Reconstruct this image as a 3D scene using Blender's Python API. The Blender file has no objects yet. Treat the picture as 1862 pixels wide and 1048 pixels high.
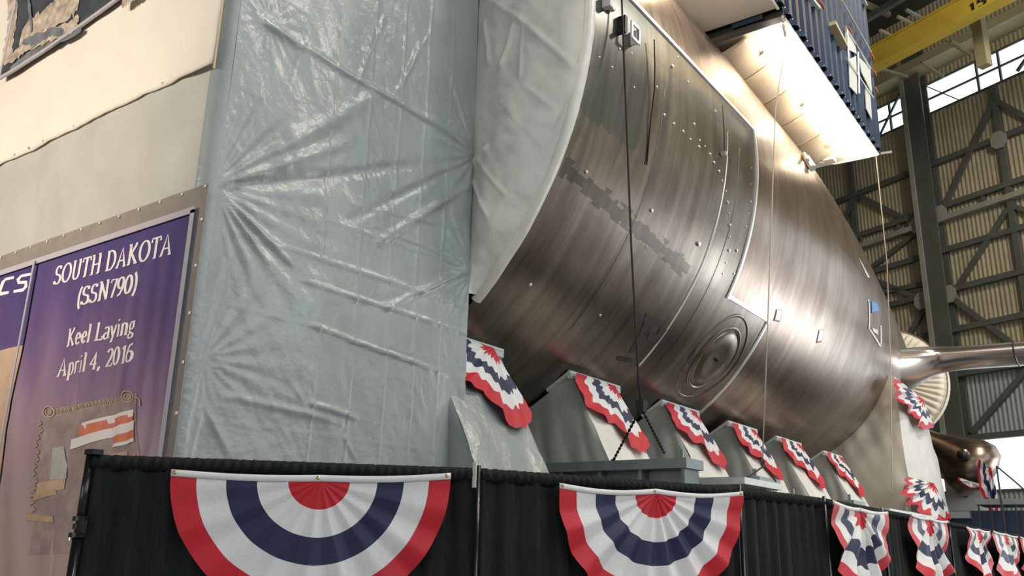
import bpy, math, random
from mathutils import Vector, Matrix, noise
random.seed(7)
C = bpy.context.scene.collection
SC = bpy.context.scene
PI = math.pi

# ------------------------------------------------------------------ camera
# World frame: +Y runs along the hull towards its tail, +X points away from the hull
# towards the audience, Z up, floor at z=0.  The eye stands at (0, 0, H).
H = 1.75
F = 1565.78
CX, CY = 931.0, 524.0
ax = Vector((0.81396431, -0.14833798, -0.56165643))
ay = Vector((0.58056312, 0.24136328, 0.7776183))
az = Vector((0.02021291, -0.95903056, 0.28258066))
EYE = Vector((0, 0, H))
right = Vector((ax.x, ay.x, az.x)); down = Vector((ax.y, ay.y, az.y)); fwd = Vector((ax.z, ay.z, az.z))
cam_d = bpy.data.cameras.new('camera'); cam = bpy.data.objects.new('camera', cam_d); C.objects.link(cam)
m = Matrix.Identity(4)
for i in range(3):
    m[i][0] = right[i]; m[i][1] = -down[i]; m[i][2] = -fwd[i]; m[i][3] = EYE[i]
cam.matrix_world = m
cam_d.sensor_width = 36; cam_d.lens = 36 * F / 1862; cam_d.clip_end = 500; cam_d.clip_start = .05
SC.camera = cam

# ------------------------------------------------------------------ exposure, sky, lights
SC.view_settings.view_transform = 'Standard'
SC.view_settings.look = 'None'
SC.view_settings.exposure = 0.0
SC.view_settings.gamma = 1.0
SC.view_settings.use_curve_mapping = False
W = bpy.data.worlds.new('sky'); SC.world = W; W.use_nodes = True
bg = W.node_tree.nodes['Background']
bg.inputs[0].default_value = (0.86, 0.94, 1.0, 1); bg.inputs[1].default_value = 2.0

def lamp(name, kind, loc, energy, color, target=None, size=1.0, size_y=None, spot=60, blend=.5):
    d = bpy.data.lights.new(name, kind); o = bpy.data.objects.new(name, d); C.objects.link(o)
    d.energy = energy; d.color = color
    if kind == 'AREA':
        d.size = size
        if size_y: d.shape = 'RECTANGLE'; d.size_y = size_y
    elif kind == 'SPOT':
        d.spot_size = math.radians(spot); d.spot_blend = blend; d.shadow_soft_size = size
    else: d.shadow_soft_size = size
    o.location = loc
    if target is not None:
        o.rotation_euler = (Vector(target) - Vector(loc)).to_track_quat('-Z', 'Y').to_euler()
    return o
# warm stage floods behind the audience, aimed at the end face with the banners
lamp('stage_flood', 'SPOT', (-10.5, -7, 6.5), 4600, (1, .86, .70), (-10.0, 4.2, 7.0), .4, spot=52, blend=.8)
lamp('stage_flood', 'SPOT', (-7.5, -6, 4.5), 900, (1, .72, .52), (-9.5, 4.2, 3.2), .3, spot=50, blend=.8)
# unseen area lights added overhead as key, for highlights on the hull
for k, (x, y, e) in enumerate([(6, 4, 700), (9, 16, 1500), (9, 28, 2400), (0, 12, 1300)]):
    lamp('overhead_key', 'AREA', (x, y, 24), e, (1, .93, .82), (x - 4, y, 0), 2.5)
lamp('end_wall_fill', 'AREA', (6, 34, 27), 2700, (1, .93, .80), (4, 55, 17), 2.5)  # unseen area light added to brighten the end wall
# area light added at the unseen opening, brightens hull band and tail stand
lamp('door_fill', 'AREA', (10.5, 47.5, 3.0), 1250, (.90, .96, 1), (-5, 18, 4), 13, 5)
# daylight from the tall side windows
lamp('side_window_light', 'AREA', (24, 10, 15), 900, (.80, .92, 1), (-6, 10, 4), 30, 9)

# ------------------------------------------------------------------ pixel -> space helpers
def ray(px, py):
    return (right * ((px - CX) / F) + down * ((py - CY) / F) + fwd).normalized()
def at(px, py, axis, val):              # on the plane axis = val (world)
    d = ray(px, py); i = 'xyz'.index(axis)
    return EYE + d * ((val - EYE[i]) / d[i])
def on_plane(px, py, P, n):
    d = ray(px, py); return EYE + d * ((P - EYE).dot(n) / d.dot(n))
def proj(P):
    v = Vector(P) - EYE
    return CX + F * v.dot(right) / v.dot(fwd), CY + F * v.dot(down) / v.dot(fwd)

# ------------------------------------------------------------------ materials
def mat(name, col, rough=.6, metal=0.0, var=.0, vscale=6.0, bump=0.0, bscale=30.0, spec=.5, coat=0, trans=0, sub=0, stretch=(1,1,1)):
    M = bpy.data.materials.new(name); M.use_nodes = True
    nt = M.node_tree; p = nt.nodes['Principled BSDF']
    p.inputs['Base Color'].default_value = (*col, 1); p.inputs['Roughness'].default_value = rough
    p.inputs['Metallic'].default_value = metal; p.inputs['Specular IOR Level'].default_value = spec
    if coat: p.inputs['Coat Weight'].default_value = coat; p.inputs['Coat Roughness'].default_value = .15
    if trans: p.inputs['Transmission Weight'].default_value = trans
    tc = nt.nodes.new('ShaderNodeTexCoord'); mp = nt.nodes.new('ShaderNodeMapping'); mp.inputs['Scale'].default_value = stretch
    nt.links.new(tc.outputs['Object'], mp.inputs[0])
    if var:
        n = nt.nodes.new('ShaderNodeTexNoise'); n.inputs['Scale'].default_value = vscale; n.inputs['Detail'].default_value = 6
        n.inputs['Roughness'].default_value = .65
        nt.links.new(mp.outputs[0], n.inputs['Vector'])
        r = nt.nodes.new('ShaderNodeValToRGB')
        r.color_ramp.elements[0].position = .3; r.color_ramp.elements[1].position = .7
        r.color_ramp.elements[0].color = (*[c * (1 - var) for c in col], 1)
        r.color_ramp.elements[1].color = (*[min(1, c * (1 + var)) for c in col], 1)
        nt.links.new(n.outputs[0], r.inputs[0]); nt.links.new(r.outputs[0], p.inputs['Base Color'])
    if bump:
        n = nt.nodes.new('ShaderNodeTexNoise'); n.inputs['Scale'].default_value = bscale; n.inputs['Detail'].default_value = 5
        nt.links.new(mp.outputs[0], n.inputs['Vector'])
        b = nt.nodes.new('ShaderNodeBump'); b.inputs['Strength'].default_value = bump; b.inputs['Distance'].default_value = .02
        nt.links.new(n.outputs[0], b.inputs['Height']); nt.links.new(b.outputs[0], p.inputs['Normal'])
    return M
def emis(name, col, s):
    M = bpy.data.materials.new(name); M.use_nodes = True
    p = M.node_tree.nodes['Principled BSDF']; p.inputs['Base Color'].default_value = (*col, 1)
    p.inputs['Emission Color'].default_value = (*col, 1); p.inputs['Emission Strength'].default_value = s
    return M

M = {}
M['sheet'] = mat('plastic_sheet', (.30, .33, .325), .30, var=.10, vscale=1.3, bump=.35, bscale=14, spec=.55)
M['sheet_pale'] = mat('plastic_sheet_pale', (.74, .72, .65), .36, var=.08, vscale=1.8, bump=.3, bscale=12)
M['tarp'] = mat('cream_tarp', (.80, .74, .64), .6, var=.04, vscale=1.2, bump=.15, bscale=6)
M['tarp_grey'] = mat('grey_tarp', (.47, .47, .42), .5, var=.08, vscale=1.5, bump=.25, bscale=8)
M['border'] = mat('banner_border', (.26, .23, .20), .6, var=.1)
M['silver_tape'] = mat('silver_tape', (.50, .47, .50), .4)
M['white_print'] = mat('white_print', (.86, .82, .80), .6)
M['gold_print'] = mat('gold_print', (.50, .36, .22), .6, var=.25, vscale=20)
M['salmon'] = mat('salmon_print', (.72, .22, .13), .6, var=.15)
M['sepia'] = mat('sepia_print', (.36, .28, .26), .6, var=.28, vscale=5)
M['tan_print'] = mat('tan_print', (.56, .40, .28), .6, var=.12)
M['black_cloth'] = mat('black_cloth', (.014, .017, .016), .9, var=.35, vscale=40, bump=.3, bscale=120, spec=.2, stretch=(1, 1, .1))
M['black_paint'] = mat('black_paint', (.012, .012, .012), .22)
M['red'] = mat('red_cloth', (.55, .010, .025), .6, var=.10, vscale=5, bump=.15, bscale=40)
M['white'] = mat('white_cloth', (.74, .72, .71), .65, var=.05, vscale=5, bump=.15, bscale=40)
M['blue'] = mat('navy_cloth', (.014, .017, .065), .6, var=.25, vscale=5, bump=.15, bscale=40)
M['brass'] = mat('brass', (.7, .5, .2), .3, 1)
M['steel'] = mat('grey_painted_steel', (.20, .235, .24), .5, .1, var=.15, vscale=4)
M['dark_steel'] = mat('dark_steel', (.05, .05, .05), .5, .5, var=.2)
M['bare'] = mat('bare_metal', (.97, .94, .89), .33, .8, var=.06, vscale=8)
M['stud'] = mat('stud_metal', (.90, .86, .80), .3, .75)
M['label'] = mat('white_label', (.98, .98, .96), .3, .0)
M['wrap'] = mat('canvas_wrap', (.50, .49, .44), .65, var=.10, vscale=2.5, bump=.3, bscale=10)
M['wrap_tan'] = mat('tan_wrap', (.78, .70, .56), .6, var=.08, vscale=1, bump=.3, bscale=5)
M['wrap_lit'] = mat('lit_pale_wrap', (.70, .67, .60), .6, var=.06, vscale=2, bump=.3, bscale=8)  # light on the outward wrap faces put into the colour; also the pedestal
M['pad'] = mat('pad_white', (.66, .67, .63), .5, var=.06)
M['rope_dark'] = mat('dark_rope', (.02, .016, .014), .8)
M['rope_tan'] = mat('tan_rope', (.50, .42, .33), .8)
M['clad'] = mat('cladding', (.40, .345, .225), .6, var=.30, vscale=.35, spec=.3)
M['clad_low'] = mat('cladding_grey', (.33, .36, .36), .6, var=.12, vscale=.4)
M['beam'] = mat('painted_beam', (.10, .105, .09), .6, var=.2, vscale=.8)
M['beam_light'] = mat('painted_beam_light', (.30, .30, .24), .6, var=.2, vscale=.8)
M['cream_beam'] = mat('cream_beam', (.36, .31, .17), .6, var=.15, vscale=.5)
M['yellow'] = mat('crane_yellow', (.62, .42, .05), .5, var=.15, vscale=.6)
M['roof'] = mat('roof_deck', (.06, .058, .045), .8, var=.3, vscale=.5)
M['concrete'] = mat('concrete', (.24, .23, .215), .7, var=.15, vscale=.8, bump=.1)
M['blue_metal'] = mat('blue_corrugated', (.035, .06, .115), .35, .4, var=.25, vscale=2, stretch=(1, 1, .3))
M['white_panel'] = mat('white_panel', (.88, .84, .76), .5, var=.04, vscale=1)
M['shade_beige'] = mat('shade_beige', (.55, .45, .33), .6, var=.1, vscale=3, bump=.2)  # colour of the shade on the platform underside
M['wood'] = mat('pale_wood', (.55, .43, .27), .6, var=.12, vscale=10, stretch=(1, .1, 1))
M['orange'] = mat('orange_clamp', (.50, .15, .06), .5)
M['black'] = mat('black_print', (.02, .02, .02), .6)
M['tape_blue'] = mat('blue_tape', (.12, .32, .68), .5, var=.3, vscale=12)
M['lamp_glow'] = emis('lamp_glow', (1, .86, .62), 14)
M['mullion'] = mat('mullion', (.10, .10, .09), .5)
# glass pane: real pane that lets most of the light through
g = bpy.data.materials.new('window_glass'); g.use_nodes = True; nt = g.node_tree; nt.nodes.remove(nt.nodes['Principled BSDF'])
tr = nt.nodes.new('ShaderNodeBsdfTransparent'); tr.inputs[0].default_value = (.93, .96, .95, 1)
gl = nt.nodes.new('ShaderNodeBsdfGlossy'); gl.inputs['Roughness'].default_value = .1
mx = nt.nodes.new('ShaderNodeMixShader'); mx.inputs[0].default_value = .06
nt.links.new(tr.outputs[0], mx.inputs[1]); nt.links.new(gl.outputs[0], mx.inputs[2]); nt.links.new(mx.outputs[0], nt.nodes['Material Output'].inputs[0])
M['glass'] = g

def node_math(nt, op, a, b=None, c=None):
    n = nt.nodes.new('ShaderNodeMath'); n.operation = op
    for i, v in enumerate((a, b, c)):
        if v is None: continue
        if isinstance(v, (int, float)): n.inputs[i].default_value = v
        else: nt.links.new(v, n.inputs[i])
    return n.outputs[0]
# hull steel: UV = (arc length around from the side, y along the hull)
def hull_mat(name, base, dark, light, rough, metal, blue_top=False):
    Mh = bpy.data.materials.new(name); Mh.use_nodes = True; nt = Mh.node_tree; p = nt.nodes['Principled BSDF']
    p.inputs['Metallic'].default_value = metal
    uv = nt.nodes.new('ShaderNodeUVMap')
    def streak(su, sv, sc, det=2.5):
        mp = nt.nodes.new('ShaderNodeMapping'); mp.inputs['Scale'].default_value = (su, sv, 1)
        nt.links.new(uv.outputs[0], mp.inputs[0])
        n = nt.nodes.new('ShaderNodeTexNoise'); n.inputs['Scale'].default_value = sc; n.inputs['Detail'].default_value = det
        n.inputs['Roughness'].default_value = .6
        nt.links.new(mp.outputs[0], n.inputs['Vector']); return n.outputs[0]
    a = streak(.18, 2.6, 1.6); b = streak(.7, .7, .9, 4); c = streak(.45, 4, 2.0)
    s = node_math(nt, 'ADD', node_math(nt, 'MULTIPLY', a, .36), node_math(nt, 'ADD', node_math(nt, 'MULTIPLY', b, .54), node_math(nt, 'MULTIPLY', c, .10)))
    r = nt.nodes.new('ShaderNodeValToRGB'); cr = r.color_ramp
    cr.elements[0].position = .34; cr.elements[0].color = (*dark, 1)
    cr.elements[1].position = .66; cr.elements[1].color = (*light, 1)
    e = cr.elements.new(.5); e.color = (*base, 1)
    nt.links.new(s, r.inputs[0]); col = r.outputs[0]
    sp = nt.nodes.new('ShaderNodeSeparateXYZ'); nt.links.new(uv.outputs[0], sp.inputs[0])
    U, V = sp.outputs[0], sp.outputs[1]
    rag = streak(3, 3, 2.0, 3)
    def mixc(col, fac, c2):
        mxn = nt.nodes.new('ShaderNodeMixRGB'); nt.links.new(fac, mxn.inputs[0]); nt.links.new(col, mxn.inputs[1]); mxn.inputs[2].default_value = (*c2, 1)
        return mxn.outputs[0]
    if blue_top:
        # upper strip mixed towards dark blue grey, forward part with a ragged boundary
        f = node_math(nt, 'GREATER_THAN', node_math(nt, 'ADD', U, node_math(nt, 'MULTIPLY', rag, .3)), -1.45)
        f = node_math(nt, 'MULTIPLY', f, node_math(nt, 'LESS_THAN', V, 9.75))
        col = mixc(col, node_math(nt, 'MULTIPLY', f, .55), (.10, .125, .13))
        f2 = node_math(nt, 'GREATER_THAN', U, -.12)
        col = mixc(col, node_math(nt, 'MULTIPLY', f2, .4), (.085, .10, .10))
        # ragged dark strip of old coating along the hull
        du = node_math(nt, 'ABSOLUTE', node_math(nt, 'ADD', node_math(nt, 'ADD', U, node_math(nt, 'MULTIPLY', V, .07)), 3.0 - 1.25))
        rg = nt.nodes.new('ShaderNodeTexVoronoi'); rg.inputs['Scale'].default_value = 5; nt.links.new(uv.outputs[0], rg.inputs['Vector'])
        du = node_math(nt, 'ADD', du, node_math(nt, 'MULTIPLY', node_math(nt, 'SUBTRACT', rg.outputs['Color'], .5), .16))
        g1 = node_math(nt, 'LESS_THAN', du, .11)
        g2 = node_math(nt, 'MULTIPLY', node_math(nt, 'LESS_THAN', V, 12.3), node_math(nt, 'GREATER_THAN', V, 8.3))
        col = mixc(col, node_math(nt, 'MULTIPLY', node_math(nt, 'MULTIPLY', g1, g2), .6), (.045, .042, .038))
    nt.links.new(col, p.inputs['Base Color'])
    rr = nt.nodes.new('ShaderNodeMapRange'); nt.links.new(c, rr.inputs[0]); rr.inputs[1].default_value = .3; rr.inputs[2].default_value = .7
    rr.inputs[3].default_value = rough - .02; rr.inputs[4].default_value = rough + .05
    nt.links.new(rr.outputs[0], p.inputs['Roughness'])
    return Mh
M['hull'] = hull_mat('hull_steel', (.27, .20, .155), (.15, .105, .08), (.41, .33, .27), .29, .97)
M['plating'] = hull_mat('hull_plating', (.215, .185, .15), (.11, .088, .073), (.35, .31, .26), .31, .93, True)

# ------------------------------------------------------------------ mesh builder and tagging
class MB:
    def __init__(s): s.v = []; s.f = []; s.m = []; s.uv = None
    def add(s, vs, fs, mi=0):
        o = len(s.v); s.v += [tuple(v) for v in vs]; s.f += [tuple(i + o for i in f) for f in fs]; s.m += [mi] * len(fs)
    def box(s, lo, hi, mi=0):
        x0, y0, z0 = lo; x1, y1, z1 = hi
        s.add([(x0,y0,z0),(x1,y0,z0),(x1,y1,z0),(x0,y1,z0),(x0,y0,z1),(x1,y0,z1),(x1,y1,z1),(x0,y1,z1)],
              [(3,2,1,0),(4,5,6,7),(0,1,5,4),(1,2,6,5),(2,3,7,6),(3,0,4,7)], mi)
    def obox(s, c, u, v, w, mi=0):      # centre and three half vectors
        c, u, v, w = map(Vector, (c, u, v, w)); P = [c + a*u + b*v + d*w for d in (-1,1) for a, b in ((-1,-1),(1,-1),(1,1),(-1,1))]
        s.add(P, [(3,2,1,0),(4,5,6,7),(0,1,5,4),(1,2,6,5),(2,3,7,6),(3,0,4,7)], mi)
    def beam(s, a, b, w, t, up=(0,0,1), mi=0):
        a, b = Vector(a), Vector(b); d = (b - a); L = d.length; d.normalize(); u = d.cross(Vector(up))
        if u.length < 1e-4: u = d.cross(Vector((1,0,0)))
        u.normalize(); q = u.cross(d).normalized()
        s.obox((a + b) / 2, d * L / 2, u * w / 2, q * t / 2, mi)
    def ibeam(s, a, b, w, h, tf, up=(0,0,1)):
        a, b = Vector(a), Vector(b); d = (b - a).normalized(); u = d.cross(Vector(up)).normalized(); q = u.cross(d).normalized()
        c = (a + b) / 2; L = (b - a).length / 2
        s.obox(c + q * (h/2 - tf/2), d * L, u * w/2, q * tf/2); s.obox(c - q * (h/2 - tf/2), d * L, u * w/2, q * tf/2)
        s.obox(c, d * L, u * tf * .4, q * (h/2 - tf))
    def tube(s, pts, r, n=10, cap=True, mi=0):
        pts = [Vector(p) for p in pts]; rr = r if isinstance(r, (list, tuple)) else [r] * len(pts)
        rings = []; prev = None
        for i, p in enumerate(pts):
            d = (pts[min(i+1, len(pts)-1)] - pts[max(i-1, 0)]).normalized()
            if prev is None:
                u = d.cross(Vector((0,0,1)));
                if u.length < 1e-3: u = d.cross(Vector((1,0,0)))
            else: u = prev - d * prev.dot(d)
            u.normalize(); prev = u; w = d.cross(u)
            rings.append([p + (u * math.cos(2*PI*k/n) + w * math.sin(2*PI*k/n)) * rr[i] for k in range(n)])
        V = [q for R in rings for q in R]
        Fs = [(i*n+k, i*n+(k+1)%n, (i+1)*n+(k+1)%n, (i+1)*n+k) for i in range(len(pts)-1) for k in range(n)]
        if cap: Fs += [tuple(range(n-1, -1, -1)), tuple((len(pts)-1)*n+k for k in range(n))]
        s.add(V, Fs, mi)
    def grid(s, fn, nu, nv, mi=0, flip=False, uvfn=None):
        V = [fn(i/nu, j/nv) for j in range(nv+1) for i in range(nu+1)]
        Fs = []
        for j in range(nv):
            for i in range(nu):
                a = j*(nu+1)+i; q = (a, a+1, a+nu+2, a+nu+1)
                Fs.append(q[::-1] if flip else q)
        s.add(V, Fs, mi)
        if uvfn:
            if s.uv is None: s.uv = [(0,0)] * (len(s.v) - len(V))
            s.uv += [uvfn(i/nu, j/nv) for j in range(nv+1) for i in range(nu+1)]
    def poly(s, pts, mi=0): s.add(pts, [tuple(range(len(pts)))], mi)
    def build(s, name, mats, parent=None, smooth=False, base=None):
        me = bpy.data.meshes.new(name)
        if base is not None:
            b = Vector(base); s.v = [tuple(Vector(v) - b) for v in s.v]
        elif parent is not None:
            b = parent.matrix_world.translation; s.v = [tuple(Vector(v) - b) for v in s.v]
        me.from_pydata(s.v, [], s.f)
        for mm in (mats if isinstance(mats, (list, tuple)) else [mats]): me.materials.append(M[mm] if isinstance(mm, str) else mm)
        for p, k in zip(me.polygons, s.m): p.material_index = k; p.use_smooth = smooth
        if s.uv:
            ul = me.uv_layers.new(name='UVMap')
            for l in me.loops: ul.data[l.index].uv = s.uv[l.vertex_index]
        me.update()
        o = bpy.data.objects.new(name, me); C.objects.link(o)
        if base is not None: o.location = base
        if parent is not None: o.parent = parent
        return o
def solid(o, t, off=0):
    md = o.modifiers.new('thickness', 'SOLIDIFY'); md.thickness = t; md.offset = off; return o
def tag(o, label=None, cat=None, group=None, kind=None):
    if label: o['label'] = label
    if cat: o['category'] = cat
    if group: o['group'] = group
    if kind: o['kind'] = kind
    return o
def empty(name, loc, label=None, cat=None, group=None, kind=None):
    o = bpy.data.objects.new(name, None); C.objects.link(o); o.location = loc; o.empty_display_size = .2
    o.matrix_world = Matrix.Translation(Vector(loc))
    return tag(o, label, cat, group, kind)
def Z(z): return z + H       # heights below were measured from eye level
def nz(x, y, z=0): return noise.noise(Vector((x, y, z)))
def smooth01(t): t = max(0, min(1, t)); return t*t*(3-2*t)

# ================================================================== THE SHED
def slab(za, zb):
    pts = [(-45, -34), (27, -34), (27, 42.2), (-45, 75.5)]; q = MB()
    q.add([(x, y, z) for z in (za, zb) for x, y in pts], [(3,2,1,0),(4,5,6,7),(0,1,5,4),(1,2,6,5),(2,3,7,6),(3,0,4,7)]); return q
fo = slab(-.3, 0).build('floor', 'concrete'); tag(fo, kind='structure')
Wd = Vector((.90842979, -.41803746, 0)); Wn = Vector((.41803746, .90842979, 0)); P0 = Vector((-8.882, 58.931, 0))
def wp(s, z, off=0): return P0 + Wd * s - Wn * off + Vector((0, 0, Z(z)))
wall = empty('wall_end', P0, kind='structure')
def corr_panel(w, h, pitch=.25, depth=.05):
    mb = MB(); n = int(w / pitch) * 4
    def fn(u, v):
        k = (u * n) % 4; d = depth if k in (1, 2) else 0
        return Vector((0, 0, 0)) + Wd * (u * w) - Wn * d + Vector((0, 0, v * h))
    mb.grid(fn, n, 1); return mb
ADDED_DOOR = (10.0, 30.0, 16.0)              # unseen tall opening, added for the highlight on the hull: s from, s to, height
def panel_row(z0, z1, m_, s0=-14, s1=34, w=2.0):
    first = None; s = s0
    while s < s1 - .01:
        if ADDED_DOOR[0] <= s < ADDED_DOOR[1] and z1 < ADDED_DOOR[2]: s += w; continue
        p = wp(s, z0)
        if first is None:
            o = corr_panel(w - .005, z1 - z0).build('cladding_panel', m_); first = o
        else: o = first.copy(); C.objects.link(o)
        o.parent = wall; o.location = p - P0
        s += w
for z0, z1, mm in ((30.25, 37, 'clad'), (24.4, 28.1, 'clad'), (20.8, 24.35, 'clad'), (15.85, 20.7, 'clad'), (10.35, 15.8, 'clad'), (6.5, 10.3, 'clad_low'), (-1.75, 3.4, 'clad_low')):
    panel_row(z0, z1, mm)
bk = MB()
for sa, sb, za, zb_ in ((-14, 10, -1.75, 3.4), (30, 44, -1.75, 28), (-14, 10, 6.45, 10.3), (-14, 10, 10.3, 28.05), (10, 30, 16, 28.05), (-14, 44, 30.3, 37.5)):
    bk.obox(wp((sa+sb)/2, (za+zb_)/2, -.12), Wd*(sb-sa)/2, Wn*.03, (0, 0, (zb_-za)/2))
bk.build('wall_backing', 'beam', wall)
far = MB()
far.obox(wp(-39, 17, -.1), Wd * 25, Wn * .1, (0, 0, 19)); far.obox(wp(34, 17, -.1), Wd * 10, Wn * .1, (0, 0, 19))
far.build('wall_sheeting', 'clad', wall)
# columns, rails and braces of the end wall
def bm(name, a, b, w, t, m_='beam', par=wall):
    q = MB(); q.beam(a, b, w, t, up=Wn); return q.build(name, m_, par)
def col(s, w=1.45):
    q = MB(); c0 = wp(s, -1.75, .5); c1 = wp(s, 34, .5)
    q.obox((c0+c1)/2 - Wn*.35, Wd*w/2, Wn*.06, (0,0,(c1-c0).z/2)); q.obox((c0+c1)/2 + Wn*.35, Wd*w/2, Wn*.06, (0,0,(c1-c0).z/2))
    q.obox((c0+c1)/2, Wd*.06, Wn*.3, (0,0,(c1-c0).z/2))
    q.build('column', 'beam', wall)
    q = MB(); q.obox((c0+c1)/2 - Wd*(w/2-.15) - Wn*.45, Wd*.16, Wn*.04, (0,0,(c1-c0).z/2)); q.build('column_flange', 'beam_light', wall)
for s in (.45, 12.5, -11.6): col(s)
for s in (-5.4, 5.6, 17.5):
    bm('wall_post', wp(s, 6.4, .25), wp(s, 28, .25), .35, .3)
for z, t, mm in ((21.3, .22, 'beam'), (20.45, .55, 'beam_light'), (15.75, .35, 'beam'), (10.4, .4, 'beam'), (24.4, .25, 'beam'), (13.2, .2, 'beam'), (18.4, .18, 'beam'), (6.5, .3, 'beam')):
    bm('rail', wp(-14, z, .35), wp(24 if z > 16 else 10, z, .35), .35, t, mm)
q = MB()
for k in range(-14, 24, 3): q.beam(wp(k, 20.45, .3), wp(k, 21.4, .3), .15, .2, up=Wn)
o = q.build('rail_strut', 'beam', wall); o['kind'] = 'stuff'
for a, b in (((1.2, 20.9), (5.6, 27)), ((5.6, 27), (10.5, 21.4)), ((-.5, 20.6), (-4.9, 24.3)), ((-4.9, 24.3), (-8.5, 20.7)), ((1.2, 15.4), (5.4, 19.8)),
             ((1.2, 15.2), (5.4, 10.7)), ((-.6, 15.4), (-5.2, 18.4)), ((-.6, 15.2), (-4.4, 10.8)), ((5.8, 19.8), (11.5, 15.9)), ((5.6, 10.8), (11.5, 15.6)),
             ((1.3, 6.8), (5.3, 10.2)), ((-5.2, 18.4), (-.6, 20.2)), ((-11, 15.6), (-5.6, 18.6)), ((-.6, 16.6), (-6, 16.9))):
    bm('brace', wp(*a, .3), wp(*b, .3), .3, .22)
for s, z in ((1.1, 15.45), (-.8, 15.45), (-.5, 20.6), (1.2, 20.8), (5.6, 24.2)):
    q = MB(); cc = wp(s, z, .52); n8 = [cc + Wd*.55*math.cos(a*PI/4+.39) + Vector((0,0,.6*math.sin(a*PI/4+.39))) for a in range(8)]
    q.add(n8 + [v - Wn*.05 for v in n8], [tuple(range(8)), tuple(range(15, 7, -1))] + [(i, (i+1)%8, 8+(i+1)%8, 8+i) for i in range(8)])
    q.build('gusset_plate', 'beam_light', wall)
# window strips
def strip(name, s0, s1, z0, z1, cols, zs):
    wnd = empty(name, wp(s0, z0), kind='structure')
    xs = [s0] + cols + [s1]; zz = [z0] + zs + [z1]
    fr = MB()
    for s in xs: fr.beam(wp(s, z0, .1), wp(s, z1, .1), .13, .13, up=Wn)
    for z in zz: fr.beam(wp(s0, z, .1), wp(s1, z, .1), .13, .09, up=Wn)
    fr.build('window_frame', 'mullion', wnd)
    for i in range(len(xs)-1):
        for j in range(len(zz)-1):
            p = MB(); p.obox((wp(xs[i], zz[j], .05) + wp(xs[i+1], zz[j+1], .05))/2, Wd*(xs[i+1]-xs[i])/2, Wn*.01, (0,0,(zz[j+1]-zz[j])/2)); p.build('pane', 'glass', wnd)
    return wnd
strip('window_1', -6.5, -.45, 28.1, 30.25, [-4.8, -3.1, -1.8], [29.15])
strip('window_2', .62, 24, 28.1, 30.25, [4.65, 6.1, 10.5, 14.5, 18.5], [29.15])
strip('window_3', -14, -.5, 3.4, 6.4, [-10, -6, -3], [4.9])
strip('window_4', 1.45, 10, 3.4, 6.4, [7], [])
bm('brace', wp(-2.7, 28.0, .3), wp(-.6, 30.6, .3), .12, .12); bm('brace', wp(1.0, 30.3, .3), wp(3.4, 28.0, .3), .07, .07); bm('brace', wp(7.2, 28.2, .3), wp(9.5, 30.2, .3), .16, .16)
bm('rail', wp(-14, 31.3, .8), wp(24, 31.3, .8), .6, 1.7, 'cream_beam')
# roof with trusses
ro = slab(Z(36), Z(36.4)).build('ceiling', 'roof'); tag(ro, kind='structure')
tr_root = empty('roof_truss', wp(0, 32, 20), 'dark roof steelwork above the yellow crane girder, with tan and grey bracing', 'roof truss')
for off, zc in ((6, 33), (20, 33), (34, 33)):
    for z in (31.6 if off > 6 else 33.2, 35.6):
        q = MB(); q.beam(wp(-45, z, off), wp(35, z, off), .4, .35, up=Wn); q.build('chord', 'beam', tr_root)
    for k in range(-10, 9):
        s = k*4; q = MB(); zl = 31.6 if off > 6 else 33.2
        q.beam(wp(s, zl, off), wp(s+2, 35.6, off), .2, .22, up=Wn); q.beam(wp(s+2, 35.6, off), wp(s+4, zl, off), .2, .22, up=Wn)
        q.build('web_member', 'beam_light' if (k % 3) else 'cream_beam', tr_root)
for k in range(-6, 7):
    q = MB(); q.beam(wp(k*4+1, 34.8, 3), wp(k*4+1, 34.8, 40), .3, .3); q.build('purlin', 'beam_light' if k % 2 else 'cream_beam', tr_root)
for a, b in (((1600,55),(1634,72)),((1632,30),(1672,50)),((1648,18),(1690,40)),((1675,113),(1715,140)),((1600,125),(1650,140)),((1700,60),(1765,100)),((1728,75),(1752,88))):
    PA = on_plane(*a, wp(0, 0, 8), Wn); PB = on_plane(*b, wp(0, 0, 6), Wn)
    q = MB(); q.beam(PA, PB, .15, .16); q.build('sway_brace', 'cream_beam' if random.random() < .5 else 'beam_light', tr_root)
# crane girder
cr = empty('crane_girder', wp(11, 25.4, 12), 'long yellow overhead crane girder marked 15 T below the roof', 'crane')
q = MB()
q.obox(wp(6, 25.97, 12), Wd*26, Wn*.28, (0,0,.53)); q.build('girder_web', 'yellow', cr)
q = MB(); q.obox(wp(6, 26.53, 12), Wd*26, Wn*.42, (0,0,.05)); q.obox(wp(6, 25.42, 12), Wd*26, Wn*.42, (0,0,.05)); q.build('girder_flange', 'yellow', cr)
for s in (-9, 16, 26):
    q = MB(); q.beam(wp(s, 26.5, 12), wp(s, 31.6, 12), .4, .4, up=Wn); q.build('hanger', 'cream_beam', cr)
pa = on_plane(1777, 30, wp(0, 0, 9), Wn); q = MB(); q.beam(pa, pa + Vector((0, 0, -3.0)), .55, .5, up=Wn); q.beam(pa, pa + Vector((0,0,6)), .4, .4, up=Wn); q.build('drop_post', 'cream_beam', cr)

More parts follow.
